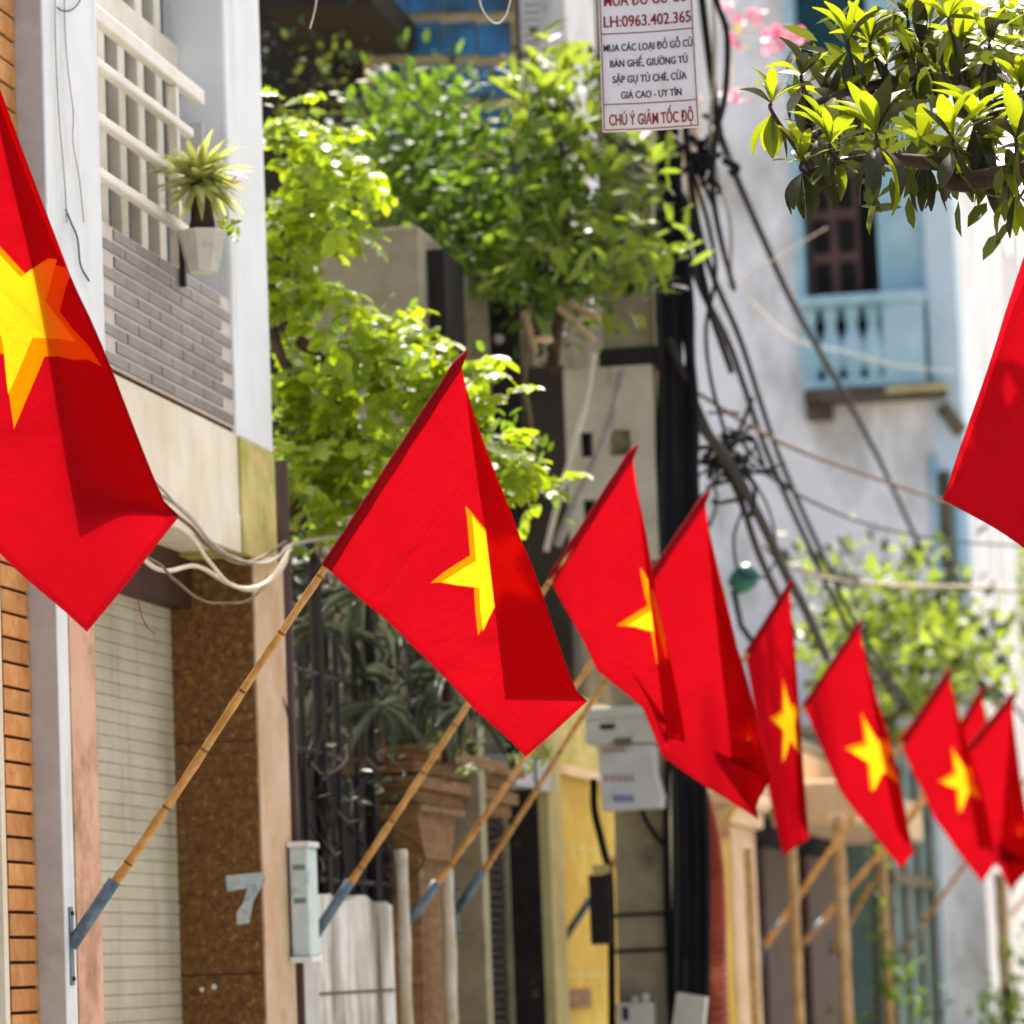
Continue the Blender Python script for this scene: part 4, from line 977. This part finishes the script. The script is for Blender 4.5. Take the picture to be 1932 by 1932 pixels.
# ------------------------------------------------------------------ cables from the pole
def W(pts): return [PY(x, y, Y) for x, y, Y in pts]
CB = [
 ([(1300,-200,20),(1350,200,20.5),(1372,290,21),(1440,450,24),(1500,580,27),(1590,740,31),(1660,870,34),(1770,1100,40),(1880,1290,46),(1990,1420,52)], .022, 'blackcable', 'thick black cable descending across the white building and balustrade'),
 ([(1262,-100,20.9),(1290,430,21),(1380,660,23),(1450,860,25.5),(1540,1060,28),(1605,1190,30),(1700,1330,33)], .02, 'blackcable', 'black cable from the concrete pole passing left of its twin'),
 ([(1270,-100,20.9),(1312,400,21),(1400,650,23),(1470,860,25.5),(1560,1065,28),(1622,1190,30),(1720,1340,33)], .018, 'blackcable', 'black cable from the concrete pole passing right of its twin'),
 ([(1290,760,21),(1380,880,21.6),(1440,990,22.4),(1482,1080,23.2),(1520,1150,24),(1560,1240,25)], .03, 'iron', 'thick dark cable bundle dropping from the black tangle on the pole'),
 ([(1235,690,21),(1330,750,21.4),(1430,812,22.4),(1520,855,23.5),(1660,905,25),(1780,945,26.5),(1932,985,28.5),(2200,1040,32)], .012, 'browncable', 'brown rope running from the pole towards the large red flag edge'),
 ([(1440,1030,23),(1480,1065,23.5),(1560,1085,25),(1700,1110,28),(1800,1108,30),(1932,1118,33),(2150,1130,38)], .008, 'browncable', 'pale grey cable running level over the leafy shrub'),
 ([(1500,1075,24),(1600,1095,26),(1760,1104,29),(1932,1108,33),(2100,1120,36)], .008, 'palecable', 'thin pale wire above the shrub by the far white wall'),
 ([(1410,560,30),(1500,640,34),(1600,665,38),(1700,690,42),(1800,700,46)], .007, 'palecable', 'thin pale wire crossing the light blue balustrade'),
 ([(1330,-60,19),(1355,10,19),(1372,70,19),(1368,180,19.5),(1350,260,20),(1345,360,20.5),(1362,460,21),(1385,545,22)], .016, 'blackcable', 'black cable curving down right of the hanging sign'),
 ([(1345,-40,19),(1348,120,19.5),(1340,250,20),(1352,330,20.5),(1378,420,21),(1378,540,22)], .01, 'greycable', 'grey cable hanging right of the hanging sign'),
 ([(1375,540,22),(1430,510,23),(1500,465,24.5),(1560,430,26)], .004, 'browncable', 'thin grey wire rising towards the brown shutter'),
 ([(1262,330,20.8),(1300,400,20.8),(1325,520,20.8),(1345,600,21),(1380,700,22)], .02, 'blackcable', 'loose black cable bowing off the concrete pole'),
 ([(1395,900,22),(1400,960,22),(1385,1010,22),(1388,1060,22),(1400,1085,22),(1420,1090,22)], .008, 'blackcable', 'small black loop of wire below the tangle'),
 ([(1405,880,22),(1450,960,22.5),(1465,1040,23),(1448,1085,23),(1430,1090,23)], .008, 'blackcable', 'second small loop of wire beside the green lamp'),
 ([(1120,668,20.6),(1105,760,20.6),(1078,860,20.6),(1050,960,20.6),(1030,1040,20.6)], .016, 'palecable', 'pale strap slanting down left of the perforated plate'),
 ([(1175,700,20.7),(1150,800,20.7),(1118,880,20.6),(1080,960,20.6),(1050,1030,20.6)], .026, 'greycable', 'thick grey white pipe slanting across the perforated plate'),
 ([(988,585,20),(995,640,20),(990,720,20),(1000,790,20),(1010,860,20)], .012, 'browncable', 'dry brown vine stem hanging beside the dark metal sheet'),
 ([(1262,640,20.8),(1330,800,21.2),(1392,930,22),(1430,1040,22.6),(1470,1130,23.4),(1500,1200,24)], .022, 'iron', 'rough dark cable beside the thick bundle below the tangle'),
 ([(1300,300,21),(1338,430,21),(1350,520,21.2),(1332,620,21.2),(1342,720,21.4),(1372,830,21.8)], .012, 'blackcable', 'kinked black cable joining the tangle from above'),
 ([(1385,850,21.8),(1500,930,24),(1640,990,27),(1790,1020,30),(1932,1030,33),(2100,1040,37)], .009, 'blackcable', 'thin dark wire from the tangle running out to the right'),
]
for pts, r, mm, lab in CB: wire('cable', W(pts), r, M[mm], lab, 'cable', 'cables around the concrete pole')
# tangle of connectors on the bundle
tg = thing('cable_tangle', PY(1385, 860, 21.8), 'black knot of cable joints and clips hanging on the bundle', 'cable')
for i in range(38):
    a = PY(random.gauss(1368,24), random.gauss(865,38), 21.8+random.uniform(-.15,.15)); b = a+Vector(RNG.normal(0,.09,3)); c = b+Vector(RNG.normal(0,.09,3))
    MB().tube(catmull([a, b, c], 5), random.choice((.008,.012,.016)), 6).build('joint', M[random.choice(('blackcable','blackcable','blackcable','blackcable','iron'))], tg, smooth=True)
for i in range(16):
    a = PY(random.gauss(1330,22), random.gauss(285,26), 20.6+random.uniform(-.1,.1)); b = a+Vector(RNG.normal(0,.06,3)); c = b+Vector((RNG.normal(0,.04), 0, -abs(RNG.normal(.1,.08))))
    MB().tube(catmull([a, b, c], 5), random.choice((.012,.016,.022)), 6).build('joint', M['blackcable'], tg, smooth=True)
# terracotta coloured dry leaves / insulator strip between cables
wire('cable_sleeve', W([(1306,180,21.3),(1303,280,21.3),(1312,350,21.3),(1300,410,21.3)]), .05, M['awning'], 'tan cable sleeve bound to the concrete pole', 'cable')
# top wires
wire('dangling_wire', W([(600,-60,13),(597,0,13),(592,28,13),(585,54,13)]), .0028, M['palecable'], 'pale wire end dangling over the dark courtyard')
wire('dangling_wire', W([(898,-60,13),(908,12,13),(935,44,13),(958,20,13),(972,-60,13)]), .0028, M['palecable'], 'pale wire loop hanging over the blue paned window')
# green lamp
gl = thing('street_lamp', PY(1400, 1090, 24), 'green enamel lamp shade on the cable bundle above the flags', 'lamp')
a = PY(1424, 1072, 24); b = PY(1384, 1112, 24)
MB().tube([a, a.lerp(b,.35), a.lerp(b,.7), b], [.05,.085,.075,.05], 12).build('shade', M['greenlamp'], gl, smooth=True)
MB().tube([b, PY(1398,1180,24), PY(1440,1240,24)], .018, 7).build('arm', M['iron'], gl, smooth=True)

# ------------------------------------------------------------------ vegetation
# bright tree in the courtyard
t1 = thing('star_fruit_tree', (-4.1, 16.3, 0), 'bright yellow green tree with drooping feathery leaves over the courtyard wall', 'tree')
branch('trunk', [(-4.3,16.6,0),(-4.25,16.6,1.6),(-4.2,16.5,2.8),PY(620,740,16.4),PY(560,640,16.3)], .08, .03, M['bark'], t1, 9)
branch('limb', [(-4.2,16.5,2.8),PY(640,760,16.3),PY(760,760,16.3),PY(900,800,16.2)], .035, .012, M['bark'], t1)
branch('limb', [PY(620,740,16.4),PY(540,690,16.2),PY(510,560,16.2),PY(560,380,16.3),PY(640,280,16.2)], .03, .01, M['bark'], t1)
bl = [(560,260,60,40,16.2,.35),(620,310,90,50,16.1,.35),(560,380,60,70,16.3,.35),(655,380,45,45,16.1,.3),(530,210,22,25,16.2,.2),(540,460,40,45,16.2,.3),(660,440,35,25,16.1,.25),
      (590,560,80,50,16.1,.35),(680,640,110,50,16.1,.4),(780,690,110,60,16.0,.4),(640,700,90,50,16.2,.4),(880,760,90,70,16.0,.35),(950,830,50,60,16.0,.3),
      (580,830,70,90,16.2,.4),(700,830,90,70,16.2,.4),(620,940,80,60,16.2,.4),(730,900,60,70,16.3,.4),(560,1010,35,45,16.4,.3),(660,1000,60,30,16.3,.3),(540,690,30,90,16.3,.3),(985,870,25,40,16,.2),(1010,920,25,40,17,.2)]
B, D, Nn = pinnate(bl, 4.5, spine=.17, pairs=5); l = lens(B, .066, .45)
leaf_mesh('crown', B, D, Nn, l, l*.62, M['lf_yel'], t1)
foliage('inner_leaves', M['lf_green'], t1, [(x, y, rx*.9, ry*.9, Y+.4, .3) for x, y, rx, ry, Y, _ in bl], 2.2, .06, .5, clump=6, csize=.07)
# roof garden shrubs
t2 = thing('roof_shrub', PY(900, 500, 20.5), 'dense green shrub with small glossy leaves on the rear roof', 'shrub')
bl2 = [(810,210,80,50,20.9,.6),(720,270,70,90,20.9,.5),(800,260,100,70,20.6,.6),(780,340,100,80,20.5,.6),(900,380,120,90,20.4,.6),(980,470,120,70,20.3,.6),(1000,330,80,60,20.5,.5),(900,500,100,60,20.6,.5),(1020,560,90,50,20.3,.4)]
foliage('crown', M['lf_green'], t2, bl2, 4.4, .085, .48, clump=8, csize=.1)
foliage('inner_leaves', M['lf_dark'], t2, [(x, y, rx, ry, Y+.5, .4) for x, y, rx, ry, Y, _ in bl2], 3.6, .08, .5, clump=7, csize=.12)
for a, b_ in (((820,620),(800,300)),((930,620),(920,330)),((1010,640),(1000,420))): branch('stem', [PY(*a,20.8), PY((a[0]+b_[0])/2+10,(a[1]+b_[1])/2,20.8), PY(*b_,20.7)], .03, .012, M['bark'], t2)
t3 = thing('leafy_bush', PY(1100, 480, 20), 'light green bush with long pointed leaves beside the concrete pole', 'bush')
bl3 = [(1010,240,50,60,20.2,.4),(1150,520,60,40,19.9,.3),(1000,500,60,60,20,.4),(1060,180,70,60,20.2,.4),(1010,130,50,60,20.4,.4),(1110,250,60,60,20.1,.4),(1080,330,90,60,20,.4),(1170,320,60,50,19.9,.35),(1130,440,90,60,19.9,.4),(1210,480,70,35,19.8,.3),(1060,420,60,60,20,.4),(1240,510,40,22,19.8,.25),(1200,300,40,30,19.9,.3)]
foliage('crown', M['lf_pale'], t3, bl3, 2.4, .14, .36, clump=6, csize=.09, up=.2)
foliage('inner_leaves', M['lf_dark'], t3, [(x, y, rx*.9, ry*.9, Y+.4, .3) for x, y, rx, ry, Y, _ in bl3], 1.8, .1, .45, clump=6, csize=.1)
branch('stem', [PY(1040,700,20.4), PY(1060,560,20.2), PY(1070,400,20.2), PY(1050,200,20.3)], .035, .012, M['bark'], t3)
for a, b_ in (((1055,580),(1120,640)),((1075,575),(1130,600)),((990,590),(1010,665)),((1040,640),(1000,640))):
    branch('cut_stem', [PY(*a,19.8), PY(*b_,19.7)], .02, .016, M['bamboo_old'], t3)
# dark foliage, the courtyard shade carried in its leaf colour
t4 = thing('dark_creeper', PY(600, 250, 22.5), 'dark shaded creeper on the shade-toned wall above the bright tree', 'plant')
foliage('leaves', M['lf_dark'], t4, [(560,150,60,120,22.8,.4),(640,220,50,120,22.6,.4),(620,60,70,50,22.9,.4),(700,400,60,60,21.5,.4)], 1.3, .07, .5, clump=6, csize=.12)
foliage('sunlit_tone_leaves', M['lf_pale'], t4, [(600,90,40,30,22.4,.3),(620,130,50,30,22.4,.3),(640,230,50,40,22,.3),(570,240,40,20,22.2,.3)], .6, .07, .5, clump=5, csize=.06)  # paler leaf colour stands in for light falling on the creeper
branch('stem', [PY(600,460,22.7), PY(590,200,22.7), PY(620,-20,22.8)], .02, .01, M['bark'], t4)
t5 = thing('courtyard_palm', PY(640, 1420, 16.9), 'dark courtyard palm with grey green fronds behind the iron fence', 'plant')
B = []; D = []; Nn = []
for (cx, cy) in ((610,1180),(690,1120),(760,1210),(840,1280),(650,1280),(880,1340),(720,1330)):
    c = PY(cx, cy, 17.2+random.uniform(-.4,.6))
    for j in range(30):
        az = random.uniform(0, 6.28); el = random.uniform(-.9, .7)
        B.append(tuple(c)); D.append((math.cos(az)*math.cos(el), math.sin(az)*math.cos(el), math.sin(el)-.3)); Nn.append((0, 0, 1))
B = np.array(B); l = lens(B, .25, .4); leaf_mesh('fronds', B, np.array(D), np.array(Nn), l, l*.06, M['lf_grey'], t5, bend=.4)
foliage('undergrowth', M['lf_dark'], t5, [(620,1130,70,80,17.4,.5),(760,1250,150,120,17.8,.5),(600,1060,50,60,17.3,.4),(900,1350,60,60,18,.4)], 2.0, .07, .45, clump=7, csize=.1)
foliage('sunlit_tone_leaves', M['lf_pale'], t5, [(930,1420,60,25,17.6,.3),(1000,1450,30,20,17.8,.2),(870,1400,50,20,17.6,.3)], 2.2, .07, .4, clump=6, csize=.05)  # lit look of these leaves comes from a paler colour
for a, b_ in (((612,1440),(612,1180)),((690,1440),(690,1120)),((845,1440),(842,1280))): branch('stem', [PY(*a,17.3), PY(*b_,17.3)], .03, .02, M['bark'], t5)
for i in range(26):
    a = PY(random.uniform(570,900), random.uniform(1120,1440), 17+random.uniform(-.3,.5)); b = a+Vector((random.gauss(0,.14), random.gauss(0,.1), random.uniform(.1,.45)))
    branch('stem', [a, (a+b)/2+Vector(RNG.normal(0,.03,3)), b], .009, .005, M[random.choice(('bark','browncable','barkgrey'))], t5, 5)
bwl = thing('courtyard_back_wall', PY(700, 1400, 18.6)*1.0, 'grey back wall seen between the fence bars and palms', 'wall')
facade('wall', M['concrete'], bwl, 555, 1240, 900, 1500, 18.6, .15, zmin=0)
# shrub above the far houses
t6 = thing('far_shrub', PY(1700, 1350, 36), 'pale green leafy shrub over the low roofs before the white building', 'shrub')
bl6 = [(1560,1180,50,60,37,1),(1600,1110,60,40,38,1),(1690,1170,90,70,37,1),(1760,1240,90,70,37,1),(1650,1260,80,70,37,1),(1830,1280,60,60,38,1),(1740,1130,60,40,38,1),(1880,1270,30,40,38,1),(1700,1340,120,40,37,1)]
foliage('crown', M['lf_pale'], t6, bl6, 3.0, .17, .42, clump=7, csize=.22)
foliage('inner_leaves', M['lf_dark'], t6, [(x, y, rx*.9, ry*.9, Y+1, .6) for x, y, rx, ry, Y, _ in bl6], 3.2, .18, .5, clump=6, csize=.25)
branch('stem', [(PY(1700,1500,37.5).x-1.2,37.5,3.5), PY(1690,1350,37.5), PY(1720,1250,37.5)], .06, .03, M['bark'], t6)
t7 = thing('far_street_tree', (-2.2, 62, 0), 'light green street tree far down the pavement with pink blossom', 'tree')
bl7 = [(1915,1130,35,90,62,1.5),(1925,1000,20,60,62,1.5),(1960,1150,70,120,62,1.5)]
foliage('crown', M['lf_pale'], t7, bl7, 3, .26, .45, clump=8, csize=.35)
foliage('blossom', M['pinkfl'], t7, [(1900,1220,30,12,61,.6)], 3, .16, .6, clump=5, csize=.12)
branch('trunk', [(-2.2,62,0),(-2.2,62,4),PY(1930,1100,62)], .14, .05, M['bark'], t7)
t8 = thing('climbing_vine', PY(1650, 1900, 31), 'dark green vine climbing the bamboo post by the grey green wall', 'plant')
foliage('leaves', M['lf_green'], t8, [(1652,1640,14,70,33,.3),(1650,1780,16,80,33,.3),(1665,1880,20,60,33,.3),(1720,1880,60,30,33,.3),(1700,1830,30,25,33,.3),(1600,1920,30,20,33,.3)], 3.2, .09, .5, clump=6, csize=.08)
branch('stem', [(PY(1652,1932,33).x,33,0), PY(1652,1800,33), PY(1648,1580,33)], .02, .012, M['bark'], t8)
t9 = thing('potted_bush', PY(1900, 1930, 40), 'dark green bush standing before the dark doorway past the pale pillar', 'bush')
foliage('leaves', M['lf_green'], t9, [(1905,1880,40,60,40,.5),(1880,1930,40,40,40,.5),(1925,1830,25,30,40,.4)], 4, .13, .45, clump=7, csize=.12)
branch('stem', [(PY(1900,1932,40).x,40,0), PY(1900,1860,40)], .05, .03, M['bark'], t9)
t10 = thing('bougainvillea', PY(1400, 100, 30), 'blurred pink bougainvillea sprigs before the upper white wall', 'plant')
for q_ in [(1400,52,16,7,30,.2),(1425,35,7,10,30,.2),(1460,78,6,5,27,.1),(1497,66,5,5,25,.1),(1388,186,6,6,25,.1),(1375,85,9,6,30,.2),(1370,10,5,10,30,.2)]: foliage('bloom', M['pinkfl'], t10, [q_], 9, .07, .75, clump=5, csize=.025, kind='stuff')
branch('stem', [PY(1330,-60,30), PY(1370,40,30), PY(1430,60,29), PY(1497,70,25)], .008, .004, M['browncable'], t10)
branch('stem', [PY(1370,40,30), PY(1378,120,27), PY(1388,186,25)], .007, .004, M['browncable'], t10)
foliage('leaves', M['lf_yel'], t10, [(1380,70,30,25,30.2,.3)], 1, .06, .5, clump=4, csize=.05)
t11 = thing('yellow_canopy', PY(1910, 20, 16), 'yellow leaved branch above the whorled tree', 'tree')
foliage('crown', M['lf_yel'], t11, [(1900,20,40,40,16,.4),(1920,70,20,30,16,.3),(1960,30,50,70,16,.5)], 2, .09, .4, clump=6, csize=.08)
branch('limb', [(1.6,16.5,0),(1.5,16.4,3),PY(2050,200,16.2),PY(1920,30,16)], .1, .012, M['bark'], t11)
